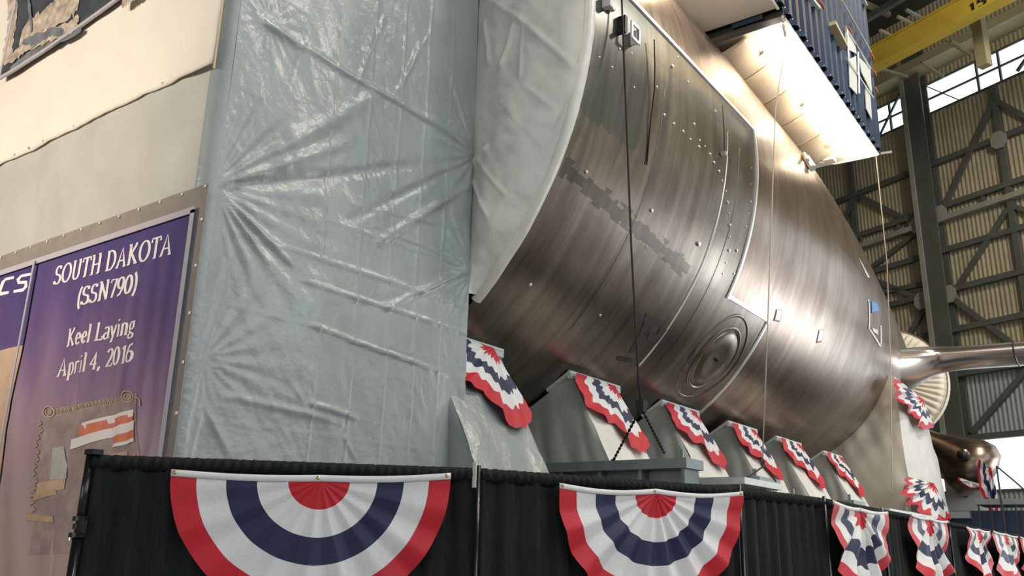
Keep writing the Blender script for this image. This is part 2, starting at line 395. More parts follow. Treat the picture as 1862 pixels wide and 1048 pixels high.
# surrounding walls that the camera does not see, with their window openings
def simple_wall(name, boxes, m_='clad'):
    q = MB(); [q.box(*b) for b in boxes]; o = q.build(name, m_); tag(o, kind='structure'); return o
simple_wall('wall_left', [((-45.3, -34, 0), (-45, 90, 38))])
simple_wall('wall_right', [((27, -34, 0), (27.3, 50, 8)), ((27, -34, 26), (27.3, 50, 38)), ((27, -34, 8), (27.3, -28, 26)), ((27, 45, 8), (27.3, 50, 26))])
simple_wall('wall_back', [((-45, -34.3, 14), (27, -34, 38)), ((-45, -34.3, 0), (-30, -34, 14)), ((12, -34.3, 0), (27, -34, 14))])

# ================================================================== THE HULL
XC, ZC, R0 = -10.0, 6.75 + H, 5.2
prof = [(-2, 5.2), (14, 5.21), (17.3, 5.15), (20, 5.09), (22.5, 4.92), (25, 4.70), (28.3, 4.34), (32.3, 3.85), (35.9, 3.34), (39, 2.6), (41, 1.9)]
def RR(y):
    for (a, ra), (b, rb) in zip(prof, prof[1:]):
        if y <= b:
            i = prof.index((a, ra)); p0 = prof[max(i-1, 0)]; p3 = prof[min(i+2, len(prof)-1)]
            m1 = (rb - p0[1]) / (b - p0[0]) * (b - a); m2 = (p3[1] - ra) / (p3[0] - a) * (b - a); t = (y - a) / (b - a)
            return (2*t**3-3*t**2+1)*ra + (t**3-2*t**2+t)*m1 + (-2*t**3+3*t**2)*rb + (t**3-t**2)*m2
    return prof[-1][1]
def hp(th, y, off=0):                   # th = 0 on the audience side, positive upwards
    r_ = RR(y) + off; return Vector((XC + r_*math.cos(th), y, ZC + r_*math.sin(th)))
def hit(px, py, off=0):                 # where the sight line meets the hull: (theta, y)
    d = ray(px, py); t = 7.0; best = None
    while t < 60:
        P = EYE + d*t; dd = math.hypot(P.x-XC, P.z-ZC) - RR(P.y) - off
        if best is None or dd < best[0]: best = (dd, t)
        if dd < .003: best = (dd, t); break
        t += max(dd*.35, .01) if dd > 0 else .01
    P = EYE + d*best[1]
    return math.atan2(P.z-ZC, P.x-XC), P.y
def hpx(px, py, off=0): th, y = hit(px, py, off); return hp(th, y, off)
hull = empty('submarine_hull', (XC, 8, 0), 'huge brown bare steel submarine hull section on wrapped cradles, tapering to the right', 'submarine')
q = MB()
q.grid(lambda u, v: hp(2*PI*u, 8.12 + v*32.88), 160, 120, uvfn=lambda u, v: ((u*2*PI if u < .5 else (u-1)*2*PI)*R0, 8.12 + v*32.88))
q.build('hull_shell', 'hull', hull, smooth=True)
# raised plating forward of the bright edge
pts_edge = [(1130,-14), (1140,0), (1175,36), (1240,98), (1300,165), (1358,232)]
thS = sum(hit(*p)[0] for p in pts_edge[1:]) / (len(pts_edge)-1)
thN = hit(1325, 540)[0]; thE = hit(1280, 745)[0]
y2 = sum(hit(*p)[1] for p in ((1364,245), (1372,300), (1365,400), (1325,540)))/4
y4 = sum(hit(*p)[1] for p in ((1390,578), (1340,670), (1280,745)))/3
print('edge', thS, thN, thE, y2, y4)
OFF = .035
q = MB()
q.grid(lambda u, v: hp(thN + (thS-thN)*u, 8.12 + (y2-8.12)*v, OFF), 60, 50, uvfn=lambda u, v: ((thN+(thS-thN)*u)*R0, 8.12+(y2-8.12)*v))
q.grid(lambda u, v: hp(-PI*.55 + (thN+PI*.55)*u, 8.12 + (y4-8.12)*v, OFF), 50, 60, uvfn=lambda u, v: ((-PI*.55+(thN+PI*.55)*u)*R0, 8.12+(y4-8.12)*v))
q.build('plating_panel', 'plating', hull, smooth=True)
q = MB()
def band(th0, ya, th1, yb, w=.045):
    n = 40
    def fn(u, v):
        th = th0 + (th1-th0)*u; y = ya + (yb-ya)*u
        if abs(th1-th0) > abs(yb-ya)*.2: y += (v-.5)*2*w
        else: th += (v-.5)*2*w/R0
        hgt = OFF + (.03 if v in (1/3, 2/3) else -.03)
        return hp(th, y, hgt)
    q.grid(fn, n, 3)
def fn4(th0, ya, th1, yb, w):
    def fn(u, v):
        th = th0 + (th1-th0)*u; y = ya + (yb-ya)*u; k = round(v*3)
        a = (-1, -.75, .75, 1)[k]*w; hgt = OFF + (-.04, .03, .03, -.04)[k]
        if abs(th1-th0)*R0 > abs(yb-ya): y += a
        else: th += a/R0
        return hp(th, y, hgt)
    return fn
for a in ((thS, 8.1, thS, y2+.05), (thS+.008, y2, thN-.008, y2), (thN, y2, thN, y4+.05), (thN+.008, y4, -PI*.5, y4)):
    q.grid(fn4(*a, .045), 60, 3)
q.build('edge_band', 'bare', hull, smooth=False)
# welded ring seam and shallow fold
yr = (hit(1265, 475)[1] + hit(1165, 670)[1]) / 2
q = MB(); q.tube([hp(hit(1165, 672)[0] + (hit(1330, 250)[0]-hit(1165, 672)[0])*k/40, yr, OFF-.004) for k in range(41)], [.022 if k < 22 else .022*(41-k)/19+.004 for k in range(41)], 6); q.build('weld_seam', 'stud', hull, smooth=True)
yr2 = hit(1240, 600)[1]
q = MB(); q.tube([hp(hit(1185, 745)[0] + (hit(1330, 260)[0]-hit(1185, 745)[0])*k/40, yr2, OFF-.008) for k in range(41)], .014, 6); q.build('weld_seam', 'plating', hull, smooth=True)
yr3 = hit(1148, 405)[1]
q = MB(); q.tube([hp(hit(1040, 600)[0] + (hit(1190, 150)[0]-hit(1040, 600)[0])*k/40, yr3, OFF-.008) for k in range(41)], .012, 6); q.build('weld_seam', 'plating', hull, smooth=True)
# round hatch: concentric rims sunk around a dished cover
th0, yh = hit(1298, 652)
def hatchp(r_, a, off): return hp(th0 + r_*math.sin(a)/R0, yh + r_*math.cos(a), OFF + off)
q = MB(); prof_h = [(.0, .02), (.25, .02), (.42, .012), (.46, .035), (.52, .035), (.55, .0)]
def ringed(pr, name, mm):
    q = MB(); n = 48
    V = [hatchp(r_, 2*PI*k/n, z) for r_, z in pr for k in range(n)]
    q.add(V, [(i*n+k, i*n+(k+1)%n, (i+1)*n+(k+1)%n, (i+1)*n+k) for i in range(len(pr)-1) for k in range(n)])
    q.uv = [((th0)*R0 + r_*math.sin(2*PI*k/n), yh + r_*math.cos(2*PI*k/n)) for r_, z in pr for k in range(n)]
    return q.build(name, mm, hull, smooth=True)
ringed([(.001, .012), (.05, .012), (.3, .03), (.55, .045), (.6, .01), (.62, -.02)], 'hatch_cover', 'plating')
ringed([(.62, -.02), (.64, .025), (.69, .025), (.71, .003)], 'hatch_rim', 'plating')
ringed([(.88, .001), (.9, .016), (.93, .016), (.95, .001)], 'hatch_rim', 'plating')
q = MB(); q.tube([hatchp(0, 0, 0), hatchp(0, 0, .06)], .03, 8); q.build('hatch_bolt', 'rope_dark', hull)
# studs
studs = [(1075,27,3),(1108,5,4),(1122,90,4),(1086,105,3),(1109,123,3),(1132,142,3),(1149,160,3),(1190,160,4),(1218,122,5),(1144,98,3),(1204,210,4),(1221,226,4),(1238,240,4),
 (1258,227,4),(1252,254,3),(1268,256,3),(1267,268,4),(1278,267,3),(1287,281,4),(1297,203,3),(1315,281,6),(1294,296,4),(1303,312,4),(1309,329,3),(1316,348,3),(1319,368,4),(1322,388,3),(1323,409,4),(1323,431,3),
 (1322,455,4),(1336,455,4),(1317,477,3),(1311,497,3),(1331,497,3),(1353,412,3),(1358,388,2),(1361,367,3),(1362,335,2),(1363,306,2),(1181,382,5),(1266,443,6),(1062,312,5),(961,515,5),(1088,571,4),(1229,105,3),(1247,150,3),(1298,652,2)]
proto_s = MB(); n = 8
proto_s.add([(math.cos(2*PI*k/n)*r_, math.sin(2*PI*k/n)*r_, z) for r_, z in ((1, 0), (1, 1), (.7, 1.5)) for k in range(n)], [(i*n+k, i*n+(k+1)%n, (i+1)*n+(k+1)%n, (i+1)*n+k) for i in (0, 1) for k in range(n)] + [tuple(2*n+k for k in range(n))])
st_me = None
for px, py, s in studs:
    th, y = hit(px, py)
    P = hp(th, y, OFF-.01); nrm = Vector((math.cos(th), 0, math.sin(th)))
    if st_me is None: o = proto_s.build('stud', 'stud'); st_me = o.data
    else: o = bpy.data.objects.new('stud', st_me); C.objects.link(o)
    sc = s * .0055 * (P-EYE).length/12
    o.parent = hull; o.location = P - Vector((XC, 8, 0)); o.scale = (sc, sc, sc*.8); o.rotation_euler = nrm.to_track_quat('Z', 'Y').to_euler()
# lifting bracket with its white framed window, upper left
def hull_quad(name, quad, mm, off, th_=.0, parent=hull):    # quad of four picture points laid on the steel
    q = MB(); A, B, C_, D = [hit(*p) for p in quad]
    def fn(u, v):
        a = ((1-u)*(1-v)*A[0] + u*(1-v)*B[0] + u*v*C_[0] + (1-u)*v*D[0]); y = ((1-u)*(1-v)*A[1] + u*(1-v)*B[1] + u*v*C_[1] + (1-u)*v*D[1])
        return hp(a, y, off)
    q.grid(fn, 6, 6); 
    q.uv = [(0, 0)] * len(q.v)
    o = q.build(name, mm, parent, smooth=True)
    if th_: solid(o, th_, 1)
    return o
th, y = hit(1137, 66); nrm = Vector((math.cos(th), 0, math.sin(th))); tz = Vector((-math.sin(th), 0, math.cos(th))); ty = Vector((0, 1, 0))
br = MB(); cc = hp(th, y, OFF)
for a, b, w_, h_ in ((-.105, 0, .02, .13), (.105, 0, .02, .13), (0, .11, .12, .02), (0, -.11, .12, .02)):
    br.obox(cc + ty*a + tz*b + nrm*.12, ty*w_, tz*h_, nrm*.012)
br.obox(cc + nrm*.06 + ty*.105, ty*.02, tz*.10, nrm*.06); tag(br.build('mounting_bracket', 'label', hull), 'white square bracket frame')
br = MB(); br.tube([cc + ty*-.26 + tz*-.10, cc + ty*-.26 + tz*-.10 + nrm*.12], .035, 12); br.obox(cc - ty*.22 + tz*.05 + nrm*.05, ty*.035, tz*.10, nrm*.05); br.build('bracket_fitting', 'dark_steel', hull)
br = MB(); cc2 = hpx(1098, 8, OFF); br.obox(cc2 + nrm*.06, ty*.04, tz*.07, nrm*.06); br.obox(cc2 + nrm*.04 + ty*.12, ty*.06, tz*.02, nrm*.03); tag(br.build('bracket_fitting', 'white', hull), 'small white bracket block')
# paper tags, tape and marks on the steel
tag(hull_quad('paper_label', [(1412,563), (1423,563), (1417,586), (1407,584)], 'label', .012, .006), 'small white label on the brown hull')
tag(hull_quad('paper_label', [(1489,600), (1499,600), (1494,622), (1484,624)], 'label', .012, .006), 'larger white label further aft')
M['mark'] = mat('dark_mark', (.035, .03, .028), .6, .0, var=.3)
for qd in ([(1172,568), (1207,586), (1203,598), (1167,580)], [(1200,590), (1210,598), (1195,625), (1186,618)], [(1172,575), (1180,578), (1150,640), (1142,638)], [(1178,600), (1192,606), (1186,622), (1174,614)], [(1120,645), (1148,650), (1146,658), (1118,653)]):
    tag(hull_quad('paint_mark', qd, 'mark', OFF+.006), 'dark angular paint mark')
for qd in ([(1252,640), (1262,642), (1254,662), (1246,660)],): hull_quad('paint_mark', qd, 'mark', OFF+.006)
tag(hull_quad('tape_patch', [(1584,548), (1593,551), (1598,566), (1584,570)], 'tape_blue', .02, .01), 'blue masking tape patch on the tapering tail')
for qd in ([(1578,545), (1580,545), (1580,600), (1578,600)], [(1578,597), (1581,597), (1602,630), (1599,631)], [(1600,592), (1602,592), (1602,628), (1600,628)], [(1585,596), (1595,600), (1596,609), (1587,603)]):
    hull_quad('edge_band', qd, 'bare', .02, .01)
hull_quad('edge_band', [(1561,470), (1565,476), (1581,505), (1577,505)], 'bare', .02, .01)
# stern plane: rounded leading edge towards the audience, faired into the hull
q = MB()
def fin_sec(x):
    t = smooth01((x + 7.4) / 2.4)
    yl = 27.2 + (32.0 - 27.2)*t**.8; half = .50 + .28*(1-smooth01((x+6.6)/2.4)); zc = Z(5.75) + (x+6.2)*-.025 + .76*t
    yt = 37.0 - 2.3*t
    pts = []
    for k in range(40):
        a = 2*PI*k/40; c_ = math.cos(a); s_ = math.sin(a)
        u = (1 - c_)/2; th_ = half * (math.sqrt(max(u, 0))*1.55 - 0.55*u - 1.0*u**3)*1.05
        pts.append(Vector((x, yl + u*(yt-yl)*.9, zc + math.copysign(th_ if abs(s_) > 1e-6 else 0, s_))))
    return pts
xs = [-8.2 + k*.12 for k in range(32)] + [-4.2 + k*.5 for k in range(18)]
V = []; 
for x in xs: V += fin_sec(x)
q.add(V, [(i*40+k, i*40+(k+1)%40, (i+1)*40+(k+1)%40, (i+1)*40+k) for i in range(len(xs)-1) for k in range(40)] + [tuple((len(xs)-1)*40+k for k in range(40))])
q.uv = [(v[0]*1.0, v[2]) for v in V]
M['fin'] = mat('fin_steel', (.80, .71, .65), .24, .95, var=.08, vscale=1.5, stretch=(.3, 1, 1))
tag(q.build('stern_plane', 'fin', hull, smooth=True), 'shiny horizontal stern plane jutting out of the tail')
for px in (1843,):
    P = at(px, 640, 'y', 32.0); q = MB()
    sec = fin_sec(P.x); q.tube([s_ + (s_ - Vector((P.x, 34, s_.z))).normalized()*.0 + Vector((0, 0, 0)) for s_ in sec + sec[:1]], .03, 5, cap=False); q.build('fin_joint', 'dark_steel', hull)

# ================================================================== WRAPPED ENCLOSURE
XF = -6.42; YF = 4.16; YB = 7.98; ZT = Z(10.5)
enc = empty('wrapped_enclosure', (XF, YF, 0), 'tall plastic sheeted enclosure around the near end of the hull, its long side grey blue', 'enclosure')
def fyz(px, py): P = at(px, py, 'x', XF); return (P.y, P.z)
ridges = [((485,45),(862,272),.030,.035),((470,30),(540,85),.03,.06),((540,508),(850,606),.022,.02),((560,592),(815,682),.030,.018),((400,335),(690,170),.03,.09),((400,338),(640,255),.025,.06),
 ((405,345),(760,300),-.03,.06),((430,420),(855,560),.012,.025),((410,350),(530,480),.02,.02),((405,350),(490,480),.02,.018),((400,350),(460,490),.015,.016),((700,560),(862,485),.03,.04),
 ((640,400),(862,290),-.03,.05),((690,440),(862,330),.035,.05),((420,720),(620,770),.02,.03),((560,735),(650,760),.03,.03),((870,0),(862,270),.03,.02),((640,370),(850,420),.012,.02),((680,410),(850,480),.014,.02),
 ((600,400),(860,490),.012,.015),((370,650),(420,470),.018,.03),((370,655),(330,820),.02,.025),((375,735),(420,830),.02,.03),((370,740),(350,830),.015,.02),((560,55),(520,170),.008,.02),((700,30),(640,180),.012,.03),
 ((760,80),(720,180),.014,.03),((780,60),(700,200),.012,.025),((855,520),(640,560),-.012,.05),((625,795),(650,840),.012,.02),((480,300),(860,400),-.01,.08),((750,200),(860,260),.02,.03)]
rl = []
for a, b, amp, wd in ridges:
    rl.append((Vector(fyz(*a)), Vector(fyz(*b)), amp, wd))
vfold = [fyz(x, 600)[0] for x in (575, 643, 702, 752, 800)]
hfold = []
for a, b in (((620,100),(560,60)),): pass
anch = [(Vector(fyz(388, 336)), 26, .022, 1.4), (Vector(fyz(862, 285)), 22, .028, 1.0), (Vector(fyz(372, 652)), 20, .012, .8), (Vector(fyz(856, 500)), 22, .020, .7), (Vector(fyz(490, 40)), 18, .012, .4)]
def disp_side(y, z):
    p = Vector((y, z)); d = 0
    for a, b, amp, wd in rl:
        ab = b - a; L2 = ab.length_squared; t = max(0, min(1, (p-a).dot(ab)/L2)); q_ = a + ab*t; dd = (p-q_).length
        if dd < wd*3: d += amp * math.exp(-(dd/wd)**2) * (.35 + .65*math.sin(PI*min(1, max(0, t*.9+.07))))
    for c, k, amp, rad in anch:
        v = p - c; r_ = v.length
        if r_ < rad*2.5:
            an = math.atan2(v.y, v.x); d += .7 * amp * math.sin(k*an + 2*nz(an*2, k)) * min(1, r_/.12) * math.exp(-(r_/rad)**2) * (.6 + .6*nz(an*3, r_*.5, k))
    for yv in vfold:
        dd = abs(y - yv - .012*nz(z*2, yv))
        if dd < .06: d += .010*math.exp(-(dd/.014)**2)
    for zv in (Z(.95), Z(2.0), Z(3.0), Z(4.1), Z(5.3)):
        dd = abs(z - zv - (y-6)*.0)
        if dd < .05: d += .004*math.exp(-(dd/.012)**2)
    w_ = nz(y*.8, z*.35, 3)*.07 + nz(y*2.1 + z*.5, z*.9, 5)*.022 + nz(y*6 + z*3, z*3.5, 8)*.008
    w_ += max(0, nz(y*1.2, z*1.2, 11)+.1) * nz(y*16 + z*6, z*8, 12)*.012
    return d + w_
q = MB()
NR = 8
def side(u, v):
    z = v*ZT
    y = YF + .14 + (YB - YF - .14)*u
    edge = min(1, (YB - y)/.1)
    return Vector((XF + disp_side(y, z)*smooth01((y-YF-.05)/.3)*(.3 + .7*edge), y, z))
q.grid(side, 210, 520)
def corner(u, v):
    a = PI/2*(1-u); z = v*ZT
    return Vector((XF - .14 + .14*math.sin(PI/2 - a) if False else XF - .14 + .14*math.sin(u*PI/2), YF + .14 - .14*math.cos(u*PI/2), z))
q.grid(corner, 8, 4)
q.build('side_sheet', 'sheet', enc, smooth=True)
# far part: sheet gathered onto the hull ring
YR = 8.12; nR = 90
a_int = math.acos((XF - XC)/R0)
def cap(u, v):                           # u from box edge to ring, v along arc
    th = -a_int + 2*a_int*v
    Pr = Vector((XC + (R0+.06)*math.cos(th), YR, ZC + (R0+.06)*math.sin(th)))
    Pe = Vector((XF, YB, Pr.z))
    P = Pe.lerp(Pr, u)
    bul = math.sin(PI*u)*min(1, (Pr - Pe).length)*.16
    wr = (math.sin(th*70 + 4*nz(th*6, 2))*.012*u*u + nz(P.x*2.5, P.z*2.5 - P.x*1.5, 4)*.05 + nz(P.x*7 + P.z*2, P.z*6, 9)*.014)*min(1, u*5)*min(1, (1-u)*8)
    for a, b, amp, wd in cr_l:
        ab = b - a; pp = Vector((P.x, P.z)); t = max(0, min(1, (pp-a).dot(ab)/ab.length_squared)); dd = (pp - (a+ab*t)).length
        wr += amp*math.exp(-(dd/wd)**2)*min(1, (1-u)*10)
    return P + Vector((0, -bul - wr, 0))
cr_l = []
for a, b, amp, wd in (((885,0),(960,48),.03,.03),((960,48),(1055,130),.04,.035),((965,165),(1012,200),.02,.02),((925,195),(990,270),.015,.015),((948,60),(925,130),.04,.03),((963,60),(960,150),.03,.02),((890,50),(900,120),.03,.04),((895,280),(870,300),.05,.05),((880,300),(930,360),.03,.02),((865,330),(900,400),.03,.03),((1035,165),(1010,225),-.02,.015)):
    A = at(*a, 'y', YR-.05); B = at(*b, 'y', YR-.05); cr_l.append((Vector((A.x, A.z)), Vector((B.x, B.z)), amp, wd))
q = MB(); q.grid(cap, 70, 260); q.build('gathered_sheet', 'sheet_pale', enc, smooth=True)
q = MB()
def cuff(u, v):
    th = -a_int*1.02 + 2.04*a_int*v; k = u*4
    r_, y = ((R0+.01, YR-.03), (R0+.065, YR-.035), (R0+.085, YR+.02), (R0+.08, YR+.10), (R0+.015, YR+.12))[round(k)]
    r_ += nz(th*30, k)*.006
    return Vector((XC + r_*math.cos(th), y + nz(th*12, 5)*.012, ZC + r_*math.sin(th)))
q.grid(cuff, 4, 200); q.build('edge_hem', 'sheet_pale', enc, smooth=True)
q = MB(); q.box((-18, YB+.02, 0), (XF-.06, YB+.08, Z(2.2))); q.build('rear_sheet', 'tarp_grey', enc)
# end face: lower grey sheet wraps the corner, cream sheet laps over it
def disp_end(x, z): return (.3 if z < Z(2.9) else .3 + .7*min(1, (z-Z(2.9))/.5))*(.04 + nz(x*.5 + z*.25, z*.15, 21)*.07 + nz(x*1.8 + z*.7, z*.35, 23)*.025 + nz(x*5 + z*2.2, z*1.0, 24)*.008)
ZS = Z(4.2)
q = MB(); q.grid(lambda u, v: Vector((-18 + (XF - .14 + 18)*u, YF - disp_end(-18 + (XF-.14+18)*u, v*ZS)*smooth01((XF - .14 - (-18 + (XF-.14+18)*u))/.5), v*(ZS+.1))), 240, 90)
q.build('lower_end_sheet', 'tarp_grey', enc, smooth=True)
q = MB(); q.grid(lambda u, v: Vector((-18 + (XF-.02+18)*u, YF - .006 - 1.0*disp_end(-18 + (XF+18)*u, ZS + v*(ZT-ZS)) - .02*(1-v), ZS + (ZT-ZS)*v + (.012*nz(u*60, 3) if v == 0 else 0))), 160, 90)
o = q.build('upper_end_sheet', 'tarp', enc, smooth=True); solid(o, .012, 0); tag(o, 'cream upper sheet lit warm')
q = MB()
for k in range(24):
    x = XF - .15 - k*.33; q.box((x-.012, YF-.075, ZS+.03), (x+.012, YF-.055, ZS+.055))
o = q.build('staple', 'silver_tape', enc); o['kind'] = 'stuff'
q = MB(); q.tube([(XF-.01, YF-.05, ZS - .05 + k*.5) for k in range(14)], .012, 6); q.build('corner_cord', 'wood', enc)
q = MB(); q.box((-18, YF+.3, ZT), (XF-.02, YB, ZT+.05)); q.build('top_sheet', 'tarp', enc)

# ------------------------------------------------------------------ lettering
def arc(cx, cy, rx, ry, a0, a1, n=14): return [(cx + rx*math.cos(math.radians(a0+(a1-a0)*k/n)), cy + ry*math.sin(math.radians(a0+(a1-a0)*k/n))) for k in range(n+1)]
def ln(*p): return list(p)
sf = .11
def srf(x, y, w=sf): return [(x-w, y), (x+w, y)]
G = {   # glyph: (advance, [strokes])
 'S': (.62, [arc(.30,.74,.20,.23,40,270)+arc(.30,.26,.22,.24,90,-140), ln((.46,.96),(.46,.80)), ln((.09,.20),(.09,.03))]),
 'O': (.86, [arc(.42,.5,.34,.49,0,360,28)]),
 'U': (.84, [ln((.18,1),(.18,.35))+arc(.41,.30,.23,.29,180,360)+ln((.64,.35),(.64,1)), srf(.18,.99), srf(.64,.99)]),
 'T': (.70, [ln((.35,0),(.35,.98)), ln((.05,.80),(.05,.98),(.65,.98),(.65,.80)), srf(.35,.01)]),
 'H': (.88, [ln((.19,0),(.19,1)), ln((.69,0),(.69,1)), ln((.19,.5),(.69,.5)), srf(.19,.01), srf(.19,.99), srf(.69,.01), srf(.69,.99)]),
 'D': (.86, [ln((.19,0),(.19,1)), ln((.08,.98),(.36,.98))+arc(.36,.5,.38,.48,90,-90,18)+ln((.36,.02),(.08,.02))]),
 'A': (.78, [ln((.11,0),(.37,1),(.65,0)), ln((.2,.33),(.55,.33)), srf(.11,.01,.09), srf(.66,.01)]),
 'K': (.80, [ln((.19,0),(.19,1)), ln((.62,.98),(.21,.46)), ln((.30,.56),(.68,.02)), srf(.19,.01), srf(.19,.99), srf(.62,.99,.09), srf(.69,.01)]),
 'N': (.88, [ln((.18,0),(.18,1)), ln((.16,1),(.68,.0)), ln((.68,.0),(.68,1)), srf(.18,.01), srf(.14,.99,.09), srf(.68,.99)]),
 'L': (.68, [ln((.19,1),(.19,.02),(.60,.02),(.60,.2)), srf(.19,.99), srf(.12,.01,.07)]),
 '(': (.36, [arc(.42,.42,.28,.66,115,245)]), ')': (.36, [arc(-.06,.42,.28,.66,65,-65)]),
 '7': (.54, [ln((.06,.80),(.06,.93),(.48,.93),(.22,0))]),
 '9': (.56, [arc(.27,.66,.20,.28,0,360,22), ln((.47,.66),(.44,.35),(.30,.08),(.12,0))]),
 '0': (.56, [arc(.27,.47,.21,.46,0,360,22)]),
 '6': (.56, [arc(.27,.28,.20,.28,0,360,22), ln((.07,.28),(.10,.6),(.24,.85),(.42,.94))]),
 '2': (.54, [arc(.25,.70,.19,.23,160,-30)+ln((.36,.45),(.08,.03),(.47,.03),(.48,.15))]),
 '1': (.46, [ln((.12,.78),(.26,.93),(.26,0)), srf(.26,.01,.12)]),
 '4': (.56, [ln((.36,0),(.36,.93),(.05,.28),(.50,.28)), srf(.36,.01,.1)]),
 ',': (.28, [ln((.12,.1),(.15,.02),(.08,-.14))]), ' ': (.30, []),
 'e': (.52, [ln((.08,.36),(.44,.36))+arc(.26,.34,.18,.32,8,320,18)]),
 'l': (.32, [ln((.16,1.02),(.16,0)), srf(.16,.01,.1), ln((.06,1.0),(.16,1.02))]),
 'i': (.32, [ln((.16,.65),(.16,0)), srf(.16,.01,.1), ln((.06,.62),(.16,.65)), ln((.16,.84),(.16,.93))]),
 'a': (.52, [arc(.23,.50,.16,.16,150,0)+ln((.39,.5),(.39,.06),(.48,.02)), arc(.22,.17,.15,.17,50,320)]),
 'y': (.56, [ln((.08,.64),(.28,.04)), ln((.48,.64),(.22,-.18),(.1,-.24)), srf(.08,.64,.08), srf(.48,.64,.07)]),
 'n': (.60, [ln((.15,.66),(.15,0)), arc(.30,.44,.15,.21,150,0)+ln((.45,.44),(.45,0)), srf(.15,.01,.09), srf(.45,.01,.09)]),
 'g': (.54, [arc(.25,.45,.16,.20,0,360,18), arc(.25,-.10,.20,.13,0,360,18), ln((.14,.28),(.10,.12),(.34,.06)), ln((.38,.60),(.50,.66))]),
 'p': (.58, [ln((.15,.66),(.15,-.28)), arc(.29,.33,.20,.33,150,-150), srf(.15,-.28,.1)]),
 'r': (.42, [ln((.14,.66),(.14,0)), arc(.27,.46,.13,.18,160,50), srf(.14,.01,.1)]),
}
def stroke(mb, pts, fn, tk, tn, z):
    P = [Vector(p) for p in pts]; L = []; Rr_ = []
    for i, p in enumerate(P):
        t = P[min(i+1, len(P)-1)] - P[max(i-1, 0)]
        if t.length < 1e-6: t = Vector((1, 0))
        t.normalize(); w = math.hypot(tk*t.y, tn*t.x)/2; nn = Vector((-t.y, t.x))
        if 0 < i < len(P)-1:
            t1 = (P[i]-P[i-1]).normalized(); c = max(.5, abs(t1.dot(t))); w = w/c if c > .7 else w
        L.append(fn(p.x+nn.x*w, p.y+nn.y*w, z)); Rr_.append(fn(p.x-nn.x*w, p.y-nn.y*w, z))
    n = len(P); mb.add(L+Rr_, [(i, i+1, n+i+1, n+i) for i in range(n-1)])
def put_text(txt, L, Rp, T, plane, name, mm, parent, dispf, tk=.15, tn=.055, glyphs=G, label=None):
    # L / Rp: baseline ends, T: top of the first capital (picture points on the banner)
    A, B, D = [at(*p, *plane) for p in (L, Rp, T)]
    tot = sum(glyphs[c][0] for c in txt); ux = (B - A)/tot; up = Vector((0, 0, (D - A).z)); x = 0; mb = MB()
    for c in txt:
        for i, st in enumerate(glyphs[c][1]):
            def fn(u, v, z):
                P = A + ux*u + up*v; P.y = dispf(P.x, P.z) - .004 - z; return P
            stroke(mb, [(px_ + x, py_) for px_, py_ in st], fn, tk, tn, i*.0012)
        x += glyphs[c][0]
    o = mb.build(name, mm, parent); o['label'] = label or 'white serif lettering ' + txt
    return o
# ------------------------------------------------------------------ banner
def purple_grad():
    Mp = bpy.data.materials.new('purple_print'); Mp.use_nodes = True; nt = Mp.node_tree; p = nt.nodes['Principled BSDF']; p.inputs['Roughness'].default_value = .55
    tc = nt.nodes.new('ShaderNodeTexCoord'); sp = nt.nodes.new('ShaderNodeSeparateXYZ'); nt.links.new(tc.outputs['Object'], sp.inputs[0])
    n = nt.nodes.new('ShaderNodeTexNoise'); n.inputs['Scale'].default_value = 1.1; n.inputs['Detail'].default_value = 5
    mp = nt.nodes.new('ShaderNodeMapping'); mp.inputs['Scale'].default_value = (2.2, 1, .5); mp.inputs['Rotation'].default_value = (0, .5, 0)
    nt.links.new(tc.outputs['Object'], mp.inputs[0]); nt.links.new(mp.outputs[0], n.inputs['Vector'])
    h = node_math(nt, 'ADD', sp.outputs[2], node_math(nt, 'MULTIPLY', n.outputs[0], 1.1)); h = node_math(nt, 'ADD', h, node_math(nt, 'MULTIPLY', sp.outputs[0], .18))
    mr = nt.nodes.new('ShaderNodeMapRange'); mr.inputs[1].default_value = 1.9; mr.inputs[2].default_value = 5.5; nt.links.new(h, mr.inputs[0])
    r = nt.nodes.new('ShaderNodeValToRGB'); cr = r.color_ramp
    cr.elements[0].position = 0; cr.elements[0].color = (.45, .33, .31, 1); cr.elements[1].position = 1; cr.elements[1].color = (.035, .03, .16, 1)
    for ps, c in ((.28, (.36, .25, .31)), (.45, (.21, .13, .25)), (.62, (.10, .06, .19)), (.8, (.055, .038, .17))): e = cr.elements.new(ps); e.color = (*c, 1)
    nt.links.new(mr.outputs[0], r.inputs[0]); nt.links.new(r.outputs[0], p.inputs['Base Color'])
    return Mp
M['purple'] = purple_grad()
YBN = YF - .07
XR = at(351, 400, 'y', YBN).x; XD = at(71, 480, 'y', YBN).x; ZB = at(351, 384, 'y', YBN).z
def disp_ban(x, z):
    t = max(0, min(1, (ZB - z)/2.5))
    f1 = math.sin((x*1.0 + z*.42)*9 + 2*nz(x, z*.4, 31))*.020*t*(1 if x < -8 else .6)
    f2 = (math.sin(x*26 + nz(x*2, z, 5))*.016*t)*smooth01((x + 7.45)/.3)
    f3 = nz(x*7, z*6, 33)*.010*max(0, 1-abs(z-Z(1.2))/.6)
    cr_ = -.02*math.exp(-((x - (-7.93 + (Z(1.6)-z)*.06))/.02)**2)*t
    return YBN + f1 + f2 + f3 - cr_
ban = empty('keel_laying_banner', (XR, YF-.14, 0), 'purple fabric banner with white lettering SOUTH DAKOTA on the end of the enclosure', 'banner')
q = MB(); q.grid(lambda u, v: Vector((XD + (XR-XD)*u, disp_ban(XD + (XR-XD)*u, .2 + (ZB-.2)*v), .2 + (ZB-.2)*v)), 150, 90); o = q.build('banner_cloth', 'purple', ban, smooth=True)
